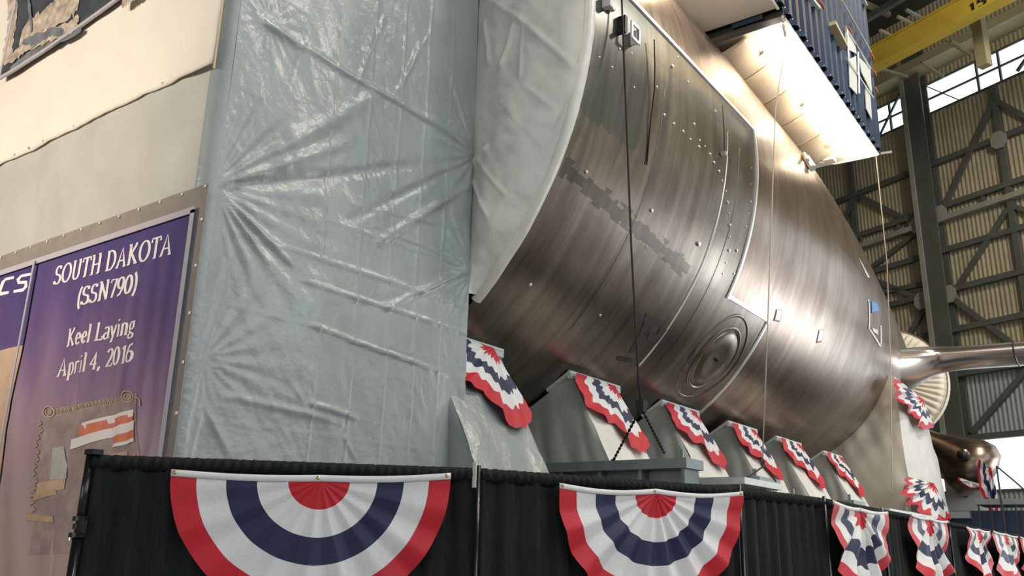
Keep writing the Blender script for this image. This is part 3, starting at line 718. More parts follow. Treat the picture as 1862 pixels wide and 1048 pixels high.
ban2 = empty('logo_banner', (XD, YF-.14, 0), 'purple and tan banner left of the SOUTH DAKOTA one, lettering cut off to ICS', 'banner')
ZTn = at(20, 638, 'y', YF).z
q = MB(); q.grid(lambda u, v: Vector((-13.5 + (XD-.03+13.5)*u, disp_ban(-13.5 + (XD+13.5)*u, ZTn + (ZB-ZTn)*v), ZTn + (ZB-ZTn)*v)), 110, 40); q.build('banner_cloth', 'purple', ban2, smooth=True)
q = MB(); q.grid(lambda u, v: Vector((-13.5 + (XD-.03+13.5)*u, disp_ban(-13.5 + (XD+13.5)*u, .2 + (ZTn-.2)*v), .2 + (ZTn-.2)*v)), 110, 60); q.build('lower_panel', 'tan_print', ban2, smooth=True)
# borders
q = MB(); q.grid(lambda u, v: Vector((-13.5 + (XR+.13+13.5)*u, YF - .045 - .01*nz(u*20, v), ZB + .02 + .22*v)), 60, 2); o = q.build('banner_border', 'border', enc); solid(o, .01)
q = MB(); q.grid(lambda u, v: Vector((XR + .03 + .10*u, YF - .045, .1 + (ZB+.15-.1)*v)), 2, 20); o = q.build('banner_border', 'border', enc); solid(o, .01)
q = MB(); q.box((-13.5, YF-.095, ZB-.03), (XR+.03, YF-.085, ZB+.03)); q.box((XR-.02, YF-.095, .2), (XR+.03, YF-.085, ZB)); q.build('hem_tape', 'silver_tape', ban)
q = MB(); q.box((XD-.04, YF-.115, .2), (XD-.01, YF-.105, ZB)); q.build('hem_tape', 'silver_tape', ban2)
q = MB()
for k in range(22):
    x = XR + .1 - k*.34; q.box((x-.008, YF-.065, ZB+.2), (x+.008, YF-.055, ZB+.225)); 
for k in range(7): z = ZB - .1 - k*.42; q.box((XR+.10, YF-.065, z-.012), (XR+.12, YF-.055, z+.012))
o = q.build('staple', 'white_print', enc); o['kind'] = 'stuff'
pl = ('y', YBN)
put_text('SOUTH DAKOTA', (97,519), (312,462), (97,487), pl, 'lettering', 'white_print', ban, disp_ban, .175, .072)
put_text('(SSN790)', (139,558), (249,530), (139,526), pl, 'lettering', 'white_print', ban, disp_ban, .175, .072)
put_text('Keel Laying', (119,631), (246,606), (119,601), pl, 'lettering', 'white_print', ban, disp_ban, .175, .072)
put_text('April 4, 2016', (103,686), (243,657), (103,655), pl, 'lettering', 'white_print', ban, disp_ban, .175, .072)
G2 = {'I': (.34, [ln((.1,0),(.24,.9))]), 'C': (.95, [ln((.88,.88),(.38,.88),(.22,.74),(.12,.2),(.24,.04),(.74,.04))]), 'S': (.95, [ln((.92,.88),(.36,.88),(.22,.72),(.28,.52),(.72,.46),(.76,.2),(.62,.04),(.08,.04))]), 'N': (1.0, [ln((.1,0),(.26,.9),(.7,.05),(.88,.9))])}
put_text('NICS', (-42,544), (52,527), (-42,516), pl, 'lettering', 'white_print', ban2, disp_ban, .2, .16, G2, 'white slanted sans lettering')
# faded print at the foot of the banner
def pr(poly, mm, name='print_patch', lift=.004, n=8):
    A, B, C_, D = [at(*p, *pl) for p in poly]; q = MB()
    def fn(u, v):
        P = A*(1-u)*(1-v) + B*u*(1-v) + C_*u*v + D*(1-u)*v; P.y = disp_ban(P.x, P.z) - lift; return P
    q.grid(fn, n, n); return q.build(name, mm, ban, smooth=True)
pr([(88,745), (250,715), (262,1000), (50,1010)], 'sepia', lift=.005, n=24)
pr([(150,770), (244,745), (246,757), (152,786)], 'white_print', lift=.011); pr([(143,790), (150,770), (243,752), (245,768)], 'salmon', lift=.008)
pr([(146,776), (246,752), (246,772), (146,796)], 'salmon', lift=.012, n=16); pr([(130,800), (250,765), (250,782), (128,818)], 'white_print', lift=.014, n=16)
pr([(203,792), (250,781), (250,797), (205,809)], 'salmon', lift=.012); pr([(205,809), (250,797), (250,804), (205,815)], 'white_print', lift=.015)
for a, b in (((60,900), (105,890)), ((48,935), (100,940))): pr([a, (b[0], b[1]), (b[0]+2, b[1]+10), (a[0]-2, a[1]+12)], 'gold_print', lift=.012)
q = MB()
def bp(u, v, z): P = at(u, v, *pl); P.y = disp_ban(P.x, P.z) - .013 - z; return P
for cx, cy in ((92, 750), (235, 722)):
    stroke(q, [(cx + 9*math.cos(a*.4), cy + 10*math.sin(a*.4)) for a in range(17)], bp, 2.6, 2.2, 0)
    stroke(q, [(cx + 5*math.cos(a*.4), cy + 5*math.sin(a*.4)) for a in range(17)], bp, 2, 1.5, .001)
for k in range(18):
    x = 105 + k*6.6; y = 748 - k*1.35; stroke(q, [(x, y+4), (x+1.5, y-4), (x+3.4, y+3)], bp, 2.2, 1.4, 0)
for k in range(14):
    x = 75 + 4*math.sin(k*1.7); stroke(q, [(x - k*1.8, 765 + k*13), (x + 6 - k*1.8, 771 + k*13), (x - k*1.8 - 2, 776 + k*13)], bp, 2.4, 1.6, 0)
stroke(q, [(250, 722), (258, 728), (258, 740)], bp, 2.2, 1.6, 0)
tag(q.build('scroll_print', 'gold_print', ban), 'faded gold scroll print')
tag(pr([(100,815), (118,812), (122,870), (96,874)], 'tarp_grey', lift=.012), 'pale faded figure print'); pr([(70,880), (120,870), (118,890), (66,900)], 'tan_print', lift=.012); pr([(190,830), (235,820), (240,990), (185,1000)], 'tan_print', lift=.012)
# poster high on the end face
M['poster'] = mat('poster_dark', (.05, .06, .07), .5, var=.5, vscale=3)
M['poster_c'] = mat('poster_cream', (.46, .38, .30), .6, var=.55, vscale=7)
M['poster_b'] = mat('poster_blue', (.16, .17, .19), .6, var=.4, vscale=5)
YP = YF - .12
A = at(2, 143, 'y', YP)
pos = empty('upper_poster', A, 'dark poster with a swirling cream painted design, high on the cream sheet', 'poster')
zb = A.z; x0 = A.x
def pp(x, z, l=0): return Vector((x, YP - l - .012*nz(x*1.5, z*1.5, 7), z))
q = MB(); q.grid(lambda u, v: pp(x0 + 6.0*u, zb + 2.6*v) if False else pp(x0 + (XF - .9 - x0)*u, zb + 2.8*v + .25*(u*u)), 40, 20); o = q.build('poster_sheet', 'poster', pos, smooth=True); solid(o, .01, 1)
q = MB(); e = [pp(x0 + (XF-.9-x0)*u/30, zb + .25*(u/30)**2, .012) for u in range(31)]; q.tube(e, .025, 6); q.tube([pp(x0, zb, .012), pp(x0, zb+2.8, .012)], .025, 6); q.build('poster_hem', 'silver_tape', pos)
def blob(mm, pix, w0, lift):
    q = MB(); c_ = [at(*p, 'y', YP) for p in pix]; P = []
    for i in range(len(c_)-1):
        for k in range(8):
            t = k/8; P.append(c_[i].lerp(c_[i+1], t))
    P.append(c_[-1]); L = []; Rt = []
    for i, p in enumerate(P):
        t = (P[min(i+1, len(P)-1)] - P[max(i-1, 0)]).normalized(); nn = Vector((-t.z, 0, t.x)); w = w0*(.7 + .6*abs(nz(i*.31, w0*9, lift*90)))*min(1, .25 + (i+1)/4, .25 + (len(P)-i)/4)
        a = p + nn*w*(1+nz(i*.9, 1)*.5); b = p - nn*w*(1+nz(i*.9, 7)*.5); L.append(pp(a.x, a.z, lift)); Rt.append(pp(b.x, b.z, lift))
    n = len(P); q.add(L+Rt, [(i, i+1, n+i+1, n+i) for i in range(n-1)]); q.build('painted_swirl', mm, pos)
blob('poster_c', [(22,-20), (26,30), (20,70), (14,118)], .13, .016)
blob('poster_c', [(40,70), (70,52), (100,28), (128,12), (146,-8)], .26, .02)
blob('poster_c', [(20,112), (50,85), (90,68), (135,50), (146,30)], .10, .024)
blob('poster_b', [(20,128), (60,98), (110,74), (150,56)], .06, .016)
blob('poster_b', [(45,78), (75,72), (100,58), (118,62)], .07, .028); blob('poster_c', [(225,8), (240,-4), (262,-20)], .10, .02); blob('poster_b', [(55,-10), (58,20), (62,60)], .03, .03)

# ================================================================== CURTAIN WITH BUNTING
hz = Z(.50)
path = [Vector((-5.80, 3.19, 0)), Vector((-3.96, 5.10, 0)), Vector((-2.97, 7.64, 0)), Vector((-2.80, 9.6, 0)), Vector((-2.87, 12.4, 0)), Vector((-3.0, 17.9, 0)), Vector((-3.2, 27.2, 0)), Vector((-3.6, 50.0, 0))]
def drape(name, a, b, top0, top1, label, gap=.0):
    a, b = Vector(a), Vector(b); d = (b-a); L = d.length; d.normalize(); nrm = Vector((d.y, -d.x, 0))
    root = empty(name, a, label, 'curtain', 'black drapes on the pipe fence')
    q = MB(); nu = min(320, int(L/.035)); nvv = 14
    def fn(u, v):
        s = gap + (L-2*gap)*u; x = s/.23
        am = .035*(1-.45*v)
        w = am*(math.sin(2*PI*x + 1.5*nz(s*1.7, a.y)) + .4*math.sin(2*PI*x*2.3 + 3*nz(s, 4)))
        top = top0 + (top1-top0)*u + .006*nz(s*30, 2)
        return a + d*s + nrm*w + Vector((0, 0, top - (1-v)*(top-.02)))
    q.grid(fn, nu, nvv); o = q.build('drape_cloth', 'black_cloth', root, smooth=True); solid(o, .01)
    q = MB()
    def ruf(u, v):
        s = gap + (L-2*gap)*u; top = top0 + (top1-top0)*u
        return a + d*s + nrm*(.045*math.sin(PI*v) * (1 if v < 1 else 0) + .014*math.sin(s*95 + 3*nz(s*8, 1))) + Vector((0, 0, top + .012 - .10*v + .006*nz(s*38, 6)))
    q.grid(ruf, nu*2, 4); o = q.build('drape_heading', 'black_cloth', root, smooth=True); solid(o, .006)
    q = MB(); q.tube([a + Vector((0,0,top0-.03)), b + Vector((0,0,top1-.03))], .02, 8); q.build('cross_bar', 'black_paint', root)
labs = ['black drape nearest the camera, behind the largest bunting', 'black drape behind the second largest bunting', 'plain black drape between the second and third buntings', 'black drape behind the third and fourth buntings', 'black drape behind the two small buntings at the right', 'black drape farthest right along the fence', 'farthest black drape of the fence, running on beyond the right edge']
for i in range(len(path)-1): drape('black_drape', path[i], path[i+1], hz, hz, labs[i], .01)
# end upright of the pipe-and-drape
Pp = path[0] + Vector((.0, -.02, 0))
po = empty('drape_upright', Pp, 'glossy black upright pole with a clamp collar at the left end of the drapes', 'pole')
q = MB(); q.tube([Pp, Pp + Vector((0,0,1.72))], .034, 16); q.build('lower_tube', 'black_paint', po, smooth=True)
q = MB(); q.tube([Pp + Vector((0,0,1.7)), Pp + Vector((0,0,hz+.03))], .028, 16); q.build('upper_tube', 'black_paint', po, smooth=True)
zcol = at(152, 958, 'y', Pp.y).z
q = MB()
for dz, r_, h_ in ((.05, .05, .03), (.0, .042, .035), (-.055, .058, .03)): q.tube([Pp + Vector((0,0,zcol+dz-h_/2)), Pp + Vector((0,0,zcol+dz+h_/2))], r_, 16)
q.obox(Pp + Vector((.06, -.02, zcol)), (.03, 0, 0), (0, .02, 0), (0, 0, .04)); q.build('clamp_collar', 'black_paint', po)
q = MB(); q.tube([Pp + Vector((-.05,-.02,zcol-.09)), Pp + Vector((-.05,-.02,zcol-.07))], .012, 8); q.build('clamp_pin', 'bare', po)
q = MB(); q.box((Pp.x-.03, Pp.y-.03, hz+.01), (Pp.x+.07, Pp.y+.05, hz+.045)); q.build('top_hook', 'black_paint', po)
q = MB(); q.box((Pp.x-.25, Pp.y-.25, 0), (Pp.x+.25, Pp.y+.25, .012)); q.build('base_plate', 'black_paint', po)
for k, i in enumerate(range(1, 7)):
    P = path[i]; pz = hz + .03
    r_ = empty('drape_upright', P, ['upright with a pale strip at its top between the two nearest drapes', 'upright where the fence turns beside the grey beams', 'upright right of the plain drape', 'upright between the third and fourth buntings', 'upright beyond the fourth bunting', 'farthest upright at the right end of the fence'][k], 'pole', 'uprights of the pipe fence')
    q = MB(); q.tube([P + Vector((.03,-.03,0)), P + Vector((.03,-.03,pz))], .018, 10); q.build('tube', 'black_paint', r_, smooth=True)
    if i == 1: q = MB(); q.box((P.x+.0, P.y-.06, pz-.16), (P.x+.03, P.y-.05, pz+.02)); tag(q.build('tag_strip', 'pad', r_), 'pale tag strip at its top')
    q = MB(); q.box((P.x-.2, P.y-.2, 0), (P.x+.2, P.y+.2, .012)); q.build('base_plate', 'black_paint', r_)

def fan(name, P0_, Cn, P1_, D, nrm, label, group, rad_pleats=9, amp=.03, header=.05, sag=.0, bands=(0,.22,.43,.635,.83,1.0), cols=('red','white','blue','white','red'), parent_base=None, n_th=96, seed=0, zig=0.0, grom=True, collapse=1.0):
    P0_, Cn, P1_, D, nrm = map(Vector, (P0_, Cn, P1_, D, nrm)); nrm.normalize()
    root = empty(name, Cn, label, 'bunting', group)
    def pt(th, rho):
        # th 0 at P0 side, PI at P1 side
        c, s = math.cos(th), math.sin(th)
        h = (P0_-Cn) if c > 0 else (P1_-Cn)
        base = Cn + h*abs(c)*rho + (D-Cn)*s*rho
        tri = math.asin(math.sin(th*rad_pleats*2 + seed))/1.5708
        g_ = amp*(rho**.75)*(tri*.8 + .5*nz(th*5, rho*2, seed))*(.25 + .75*s)
        sg = -sag*(math.sin(PI*abs(c)*rho) if abs(c)*rho < 1 else 0)*(1 - s*.7)
        return base + nrm*(g_ + amp*.9 + .3*amp*nz(base.x*4, base.z*4, seed)) + Vector((0, 0, sg))
    nb = len(cols)
    for b in range(nb):
        q = MB(); r0, r1 = bands[b], bands[b+1]
        def fn(u, v):
            th = PI*u; ra = max(r0, .001); 
            z0 = zig*math.sin(th*rad_pleats*4 + b)*(1 if b > 0 else 0); z1 = zig*math.sin(th*rad_pleats*4 + b+1)*(1 if b < nb-1 else .5)
            rho = (ra + z0)*(1-v) + (r1 + z1)*v
            return pt(th, max(.001, rho))
        q.grid(fn, n_th, 4); o = q.build('stripe', cols[b], root, smooth=True)
    if header:
        q = MB(); n = 40
        def hf(u, v):
            k = u*2
            P = P0_.lerp(Cn, k) if k < 1 else Cn.lerp(P1_, k-1)
            rho = abs(1-k); sg = -sag*math.sin(PI*rho)
            return P + nrm*(amp*.9 + .008) + Vector((0, 0, sg + header*(v - .12)))
        q.grid(hf, n, 2); o = q.build('header_tape', 'white', root, smooth=True); solid(o, .006)
        if grom:
            for P in (P0_.lerp(P1_, .012), Cn.lerp(P0_, .02), P0_.lerp(P1_, .985)):
                q = MB(); c_ = P + nrm*(amp*.9 + .014) + Vector((0,0,header*.4)); u_ = nrm.cross(Vector((0,0,1)))
                nn = 12; V = [c_ + (u_*math.cos(2*PI*k/nn) + Vector((0,0,1))*math.sin(2*PI*k/nn))*r_ + nrm*z for r_, z in ((.006,0),(.009,.004),(.014,0)) for k in range(nn)]
                q.add(V, [(i*nn+k, i*nn+(k+1)%nn, (i+1)*nn+(k+1)%nn, (i+1)*nn+k) for i in (0,1) for k in range(nn)]); q.build('grommet', 'brass', root)
    return root
def on_curtain(px, py, off=.0):
    d = ray(px, py); dd = Vector((d.x, d.y, 0)); best = None
    for a, b in zip(path, path[1:]):
        e = b - a; den = dd.x*e.y - dd.y*e.x
        if abs(den) < 1e-9: continue
        t = (a.x*e.y - a.y*e.x)/den; u = (a.x*dd.y - a.y*dd.x)/den if abs(den) > 0 else 0
        u = ((dd.x*t - a.x)*e.x + (dd.y*t - a.y)*e.y)/e.length_squared
        if t > 0 and -1e-6 <= u <= 1.0001 and (best is None or t < best[0]): best = (t, e.normalized())
    t, e = best; P = EYE + d*t; n_ = Vector((e.y, -e.x, 0)); return P + n_*off, n_
cb = 'patriotic buntings pinned along the black drapes'
specs = [((315,866), (584,876), (817,872), (580,1120), 'largest red, white and blue fan bunting, on the nearest black drape', 9, .035, .045, .015, 0, 0),
         ((1003,888), (1178,898), (1335,902), (1172,1108), 'second largest fan bunting, its header dipping near the right end', 9, .05, .04, .03, 1.3, 0),
         ((1488,916), (1540,930), (1592,936), (1548,1095), 'third fan bunting from the left on the black drapes, half folded', 6, .11, .04, .02, 2.1, .02),
         ((1631,938), (1668,946), (1703,951), (1675,1075), 'fourth fan bunting from the left on the black drapes, crumpled', 5, .14, .04, .02, 3.7, .02),
         ((1737,961), (1761,965), (1783,969), (1766,1062), 'fifth bunting from the left, narrow, near the right of the drapes', 4, .15, .04, .02, .6, .03),
         ((1789,968), (1813,973), (1837,978), (1820,1060), 'sixth bunting from the left, narrow, second from the right edge', 4, .15, .04, .02, 4.4, .03),
         ((1841,978), (1862,982), (1883,987), (1868,1062), 'last bunting of the drapes, cut off by the right edge', 4, .15, .04, .02, 5.1, .03)]
for (a, c, b, d, lab, pl_, am, hd, sg, sd, zg) in specs:
    A_, n1 = on_curtain(*a, .05); B_, _ = on_curtain(*b, .05); C_, _ = on_curtain(*c, .05); D_, _ = on_curtain(*d, .05)
    D_ = C_ + Vector(((D_-C_).x*.3, (D_-C_).y*.3, (D_-C_).z))
    fan('fan_bunting', A_, C_, B_, D_, n1, lab, cb, pl_, am, hd, sg, seed=sd, zig=zg)

# ================================================================== CRADLES AND BEAMS
# section of a wrapped cradle, seen along the hull; z is height above eye
def cradle(y0, w, label, tone, hdx=0.0, blab=None, zb=.9, seed=0, bun=True):
    root = empty('hull_cradle', (-7.2, y0, 0), label, 'cradle', 'wrapped cradles under the hull')
    inner = [(-9.2 + k*.3, ZC - math.sqrt((R0+.09)**2 - (-9.2 + k*.3 - XC)**2)) for k in range(8)]
    horn = (-6.87 + hdx, Z(2.50)); hbase = (-6.24 + hdx, Z(1.2)); foot = (-6.02 + hdx, Z(.75)); 
    inner = [p for p in inner if p[0] < horn[0] - .15]
    outline = inner + [horn, (horn[0]+.03, horn[1]-.10), hbase, foot, (foot[0]+.1, .0), (-9.2, .0)]
    # front and back faces plus a gathered outer face
    q = MB()
    nb_ = 26
    def edge(t):          # from horn down to the foot along the outer slope
        pts = [(horn[0]+.02, horn[1]-.06), hbase, foot, (foot[0]+.1, 0)]
        L = [0]; 
        for a, b in zip(pts, pts[1:]): L.append(L[-1] + math.hypot(b[0]-a[0], b[1]-a[1]))
        s = t*L[-1]
        for k in range(len(pts)-1):
            if s <= L[k+1] + 1e-9: f_ = (s-L[k])/(L[k+1]-L[k]); return (pts[k][0] + (pts[k+1][0]-pts[k][0])*f_, pts[k][1] + (pts[k+1][1]-pts[k][1])*f_)
        return pts[-1]
    def outer(u, v):
        x, z = edge(v); y = y0 + w*u
        return Vector((x + .035*nz(y*2.2, z*1.5, seed) + .012*nz(y*8, z*5, seed+2), y, z))
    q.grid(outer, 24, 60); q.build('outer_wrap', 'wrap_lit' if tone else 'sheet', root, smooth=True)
    def front(u, v):
        x1, z1 = edge(v)
        # left boundary follows the hull then drops
        t = min(1, v/.25)
        k = v; xl = -9.2
        xx = xl + (x1 - xl)*u
        if v < .02: pass
        top = ZC - math.sqrt(max(.01, (R0+.09)**2 - (min(xx, horn[0]-.3)-XC)**2))
        if xx > horn[0]-.3: top = top + (horn[1]-.06 - top)*min(1, (xx-(horn[0]-.3))/.3)
        z = min(z1, top) if u < 1 else z1
        yy = y0 - (.035*nz(xx*3, z*1.2, seed+5) + .03*abs(math.sin(xx*9 + z*2 + nz(xx*2, z, seed)))*smooth01((top - z)/.8))*(1 if u < 1 else 0)
        return Vector((xx, yy, z))
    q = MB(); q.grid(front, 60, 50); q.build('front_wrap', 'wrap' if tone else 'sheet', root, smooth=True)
    q = MB(); V = [(x, y0+w, z) for x, z in outline]; q.poly(V); V2 = [(x, y0+.02, z) for x, z in inner + [horn]]; 
    n = len(inner)+1; q.add([(x, y0+.0, z) for x, z in inner+[horn]] + [(x, y0+w, z) for x, z in inner+[horn]], [(i, i+1, n+i+1, n+i) for i in range(n-1)]); q.build('back_wrap', 'wrap', root)
    # padded top strip that carries the hull
    q = MB(); tp = inner[-2:] + [horn]; a = Vector((inner[-1][0]-.15, 0, inner[-1][1]-.08)); b = Vector((horn[0]+.04, 0, horn[1]))
    q.obox(((a+b)/2).xyz + Vector((0, y0 + w/2 - .03, .0)), (b-a)/2, (0, w/2 + .07, 0), Vector((-(b-a).z, 0, (b-a).x)).normalized()*.025)
    q.box((horn[0]-.01, y0-.08, horn[1]-.10), (horn[0]+.045, y0+w+.04, horn[1]+.02)); q.build('pad_strip', 'pad', root)
    if bun:
        nn = Vector((horn[1]-hbase[1], 0, hbase[0]-horn[0])).normalized(); sl = Vector((hbase[0]-horn[0], 0, hbase[1]-horn[1])).normalized(); yv = Vector((0, 1, 0)); O = Vector((horn[0]+.04, y0, horn[1]-.05)) + nn*.03
        fan('fan_bunting', O + yv*(-.04), O + yv*(w*.80) + sl*.02, O + yv*(w+.02) + sl*.98, O + yv*(w*.42) + sl*.78, nn, blab, 'buntings over the cradles', 5, .05, .0, 0, (0,.2,.4,.58,.76,1.0), seed=seed*1.3, zig=.028, grom=False, n_th=110)
names = [('nearest cradle, wrapped in shiny grey plastic beside the enclosure', 'red, white and blue bunting on the nearest cradle, beside the enclosure'),
         ('second cradle from the left, grey canvas wrap with deep folds', 'bunting on the second cradle from the left, behind the dark rope'),
         ('third cradle from the left, cream canvas wrap above the grey beam', 'bunting on the third cradle from the left'),
         ('fourth cradle from the left, behind the tan sling rope', 'bunting on the fourth cradle, crossed by the tan sling rope'),
         ('fifth cradle from the left, mostly hidden by the fourth', 'bunting on the fifth cradle, overlapping the fourth'),
         ('last cradle, narrow and grey, before the tall tan stand', 'bunting on the last cradle, against the tall tan stand')]
for i, (y0, w) in enumerate(((7.75, 1.5), (11.1, 1.45), (14.25, 1.5), (17.35, 1.55), (20.3, 1.7), (24.0, 1.6))):
    cradle(y0, w, names[i][0], i > 0, blab=names[i][1], seed=i+1)
# grey steel base beams
blabs = ['grey steel cross beam with stiffeners under the second cradle', 'grey steel cross beam under the third cradle', 'short grey steel beam end under the fourth cradle', 'grey steel beam end under the fifth cradle', 'grey steel beam end near the tan stand']
for i, (y0, w, xe, zt) in enumerate(((10.5, .55, -4.75, 1.09), (13.15, .95, -4.75, 1.04), (16.6, .7, -5.3, .95), (19.2, .9, -4.95, .98), (25.7, .9, -5.2, 1.0))):
    root = empty('base_beam', (xe, y0, 0), blabs[i], 'steel beam', 'grey cross beams on the floor')
    zt_ = Z(zt)
    q = MB(); q.box((-9.6, y0, zt_-.13), (xe, y0+w, zt_)); q.build('top_flange', 'steel', root)
    q = MB(); q.box((-9.6, y0+w/2-.03, .2), (xe-.15, y0+w/2+.03, zt_-.13)); q.build('web', 'steel', root)
    q = MB(); q.box((-9.6, y0, .0), (xe, y0+w, .2)); q.build('bottom_flange', 'steel', root)
    for k in range(5):
        x = xe - .05 - k*.62; q = MB(); q.box((x-.05, y0+.05, .2), (x, y0+w-.05, zt_-.13)); q.build('stiffener', 'steel', root)
    q = MB(); q.box((xe-.14, y0+.1, zt_), (xe-.09, y0+.16, zt_+.12)); q.build('lug', 'steel', root)
dk = MB(); dk.box((-5.8, 11.6, Z(.82)), (-4.4, 13.15, Z(.91))); o = dk.build('staging_plank', 'pad'); tag(o, 'pale flat platform edge showing just above the drape, right of the grey beams', 'platform')
dk = MB(); dk.box((-5.8, 20.3, Z(.74)), (-4.5, 25.3, Z(.85))); o = dk.build('staging_plank', 'pad'); tag(o, 'pale plank below the last cradle, just above the drape', 'platform')
q = MB()
for x in (-5.7, -4.6):
    for y in (11.8, 12.9): q.box((x-.05, y-.05, 0), (x+.05, y+.05, Z(.82)))
for x in (-5.7, -4.6):
    for y in (20.5, 25.1): q.box((x-.05, y-.05, 0), (x+.05, y+.05, Z(.74)))
o = q.build('plank_trestle', 'steel'); tag(o, 'grey trestle posts hidden behind the drape under the pale planks', 'trestle')

# ================================================================== SLINGS AND WIRES
def rope(name, pts, r, mm, label, n=8):
    o = empty(name, pts[-1], label, 'rope'); q = MB(); q.tube(pts, r, n); q.build('line', mm, o, smooth=True); return o
t1 = Vector((-4.62, 8.86, Z(28))); b1 = at(1161, 690, 'x', -4.62); k1 = at(1166, 742, 'x', -4.62)
r1 = rope('dark_sling', [t1, Vector((-4.64, 8.76, Z(6.9))), at(1148, 450, 'x', -4.6), b1, k1], .013, 'rope_dark', 'thin black rope hanging in front of the hull with a knotted two leg bridle')
q = MB(); q.obox(k1 + Vector((0,0,.02)), (.05,0,0), (0,.05,0), (0,0,.07)); q.obox(k1 + Vector((0,.05,.05)), (.02,0,0), (0,.09,0), (0,0,.04)); q.build('shackle', 'rope_dark', r1)
for e in ((1115, 838), (1209, 826)):
    E_ = at(*e, 'y', 10.6 if e[0] < 1150 else 10.75)
    q = MB(); n = 14
    for k in range(n):
        a = k1.lerp(E_, k/n); b = k1.lerp(E_, (k+.8)/n); q.tube([a, a.lerp(b, .5) + Vector((.0, 0, .0)), b], [.010, .022, .010], 6)
    o = q.build('chain_leg', 'rope_dark', r1)
ey = at(1115, 845, 'y', 10.6); q = MB(); q.obox(ey, (.025,0,0), (0,.02,0), (0,0,.07)); q.build('hook', 'dark_steel', r1)
t2 = Vector((-4.5, 15.4, Z(9.66))); k2 = at(1387, 842, 'x', -4.55)
r2 = rope('tan_sling', [t2, at(1410, 200, 'x', -4.55), at(1397, 560, 'x', -4.55), k2 + Vector((0,0,.05))], .011, 'rope_tan', 'pale tan sling rope ending in an iron ring with two legs')
q = MB(); q.tube([k2 + Vector((.0, .055*math.sin(a*PI/8), .055*math.cos(a*PI/8))) for a in range(17)], .012, 6, cap=False); q.build('ring', 'dark_steel', r2)
for e in ((1347, 878), (1411, 876)):
    q = MB(); q.tube([k2 - Vector((0,0,.055)), at(*e, 'x', -4.5)], .013, 6); q.build('sling_leg', 'rope_dark', r2)
rope('thin_line', [Vector((-4.3, 21.75, Z(9.68))), at(1613, 480, 'y', 22.5), at(1620, 690, 'y', 23), at(1622, 900, 'y', 20)], .012, 'rope_tan', 'thin line hanging from the far corner of the lit platform to the tan stand')
w1 = [hpx(1190, 72, .12), hpx(1191, 120, .10), hpx(1190, 165, .08), hpx(1183, 220, .06), hpx(1176, 300, .05)]  # lower part traces the wire's shadow, modelled as more wire
rope('loose_wire', w1, .010, 'rope_dark', 'short black wire with its shadow modelled below it, right of the bracket')
w2 = [hpx(1314, 192, .10), hpx(1317, 240, .1), hpx(1317, 280, .09)]
r3 = rope('loose_wire', w2, .008, 'rope_dark', 'short wire with a small weight, near the corner of the bright edge'); 
q = MB(); q.obox(w2[-1], (.04,0,0), (0,.05,0), (0,0,.03)); q.build('weight', 'stud', r3)

# ================================================================== LIT PLATFORM WITH BLUE SIDE
XO, ZU = -4.24, Z(9.7)
pf = empty('overhead_platform', (XO, 18, ZU), 'overhead work platform against the hull, blue corrugated side and brightly lit white underside', 'platform')
q = MB()
q.box((-5.85, 14.55, ZU), (XO, 21.75, ZU+.04)); q.build('underside_panel', 'white_panel', pf)
q = MB(); q.box((-5.75, 7.6, ZU+.02), (XO, 14.2, ZU+.06)); q.build('underside_panel', 'white_panel', pf)
q = MB(); q.tube([(XO, 14.55, ZU), (XO, 21.75, ZU)], .03, 8); q.tube([(XO, 21.75, ZU), (-5.3, 21.72, ZU), (-5.65, 21.4, ZU), (-5.8, 20.6, ZU)], .035, 8); q.tube([(XO, 7.6, ZU), (XO, 14.2, ZU)], .03, 8); q.build('rim', 'white_panel', pf)
q = MB(); q.ibeam((-6.1, 14.36, ZU-.02), (XO+.05, 14.36, ZU-.02), .2, .24, .03); q.build('cross_beam', 'dark_steel', pf)
q = MB(); q.obox((-4.85, 14.25, ZU-.02), (.3, 0, 0), (0, .02, 0), (0, 0, .06)); q.build('cross_beam_plate', 'blue_metal', pf)
for i in range(5):      # beige panels standing in for shade on the underside beside the hull
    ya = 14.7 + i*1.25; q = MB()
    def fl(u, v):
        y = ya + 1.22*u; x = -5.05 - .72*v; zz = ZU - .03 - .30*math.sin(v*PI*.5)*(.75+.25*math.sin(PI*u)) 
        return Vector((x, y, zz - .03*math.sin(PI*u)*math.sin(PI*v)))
    q.grid(fl, 10, 8); o = q.build('shade_flap', 'shade_beige', pf, smooth=True); solid(o, .01)
for i, y in enumerate((15.6, 18.2, 20.5)):
    P = Vector((-4.95, y, ZU - .12)); 
    q = MB(); q.tube([P + Vector((0,0,.12)), P + Vector((0,0,.05))], [.10, .16], 16); q.build('lamp_housing', 'white_panel', pf)
    q = MB(); q.tube([P + Vector((0,0,.05)), P + Vector((0,0,-.02)), P + Vector((0,0,-.07))], [.13, .12, .04], 16); q.build('lamp_bulb', 'lamp_glow', pf, smooth=True)
    q = MB(); q.tube([P + Vector((0, .18*math.cos(a), .18*math.sin(a)*.6+.05)) for a in [k*PI/8 for k in range(9)]], .015, 6); q.build('lamp_guard', 'wood', pf)
    lamp('platform_lamp', 'POINT', P + Vector((.35, 0, -.05)), 26, (1, .86, .62), size=.12)
lamp('underside_fill', 'AREA', (-4.55, 18.2, ZU-.35), 120, (1, .90, .74), (-4.55, 18.2, ZU), .12, 6.8)  # added light without a fitting, turned upwards to whiten the underside
lamp('platform_lamp', 'POINT', (-4.7, 11.8, ZU-.2), 55, (1, .86, .62), size=.12)
q = MB(); q.box((-5.4, 20.9, ZU-.22), (-5.15, 21.2, ZU-.02)); q.build('junction_box', 'white_panel', pf); q = MB(); q.box((-5.2, 20.2, ZU-.14), (-5.0, 20.45, ZU-.02)); q.build('junction_box', 'white_panel', pf)
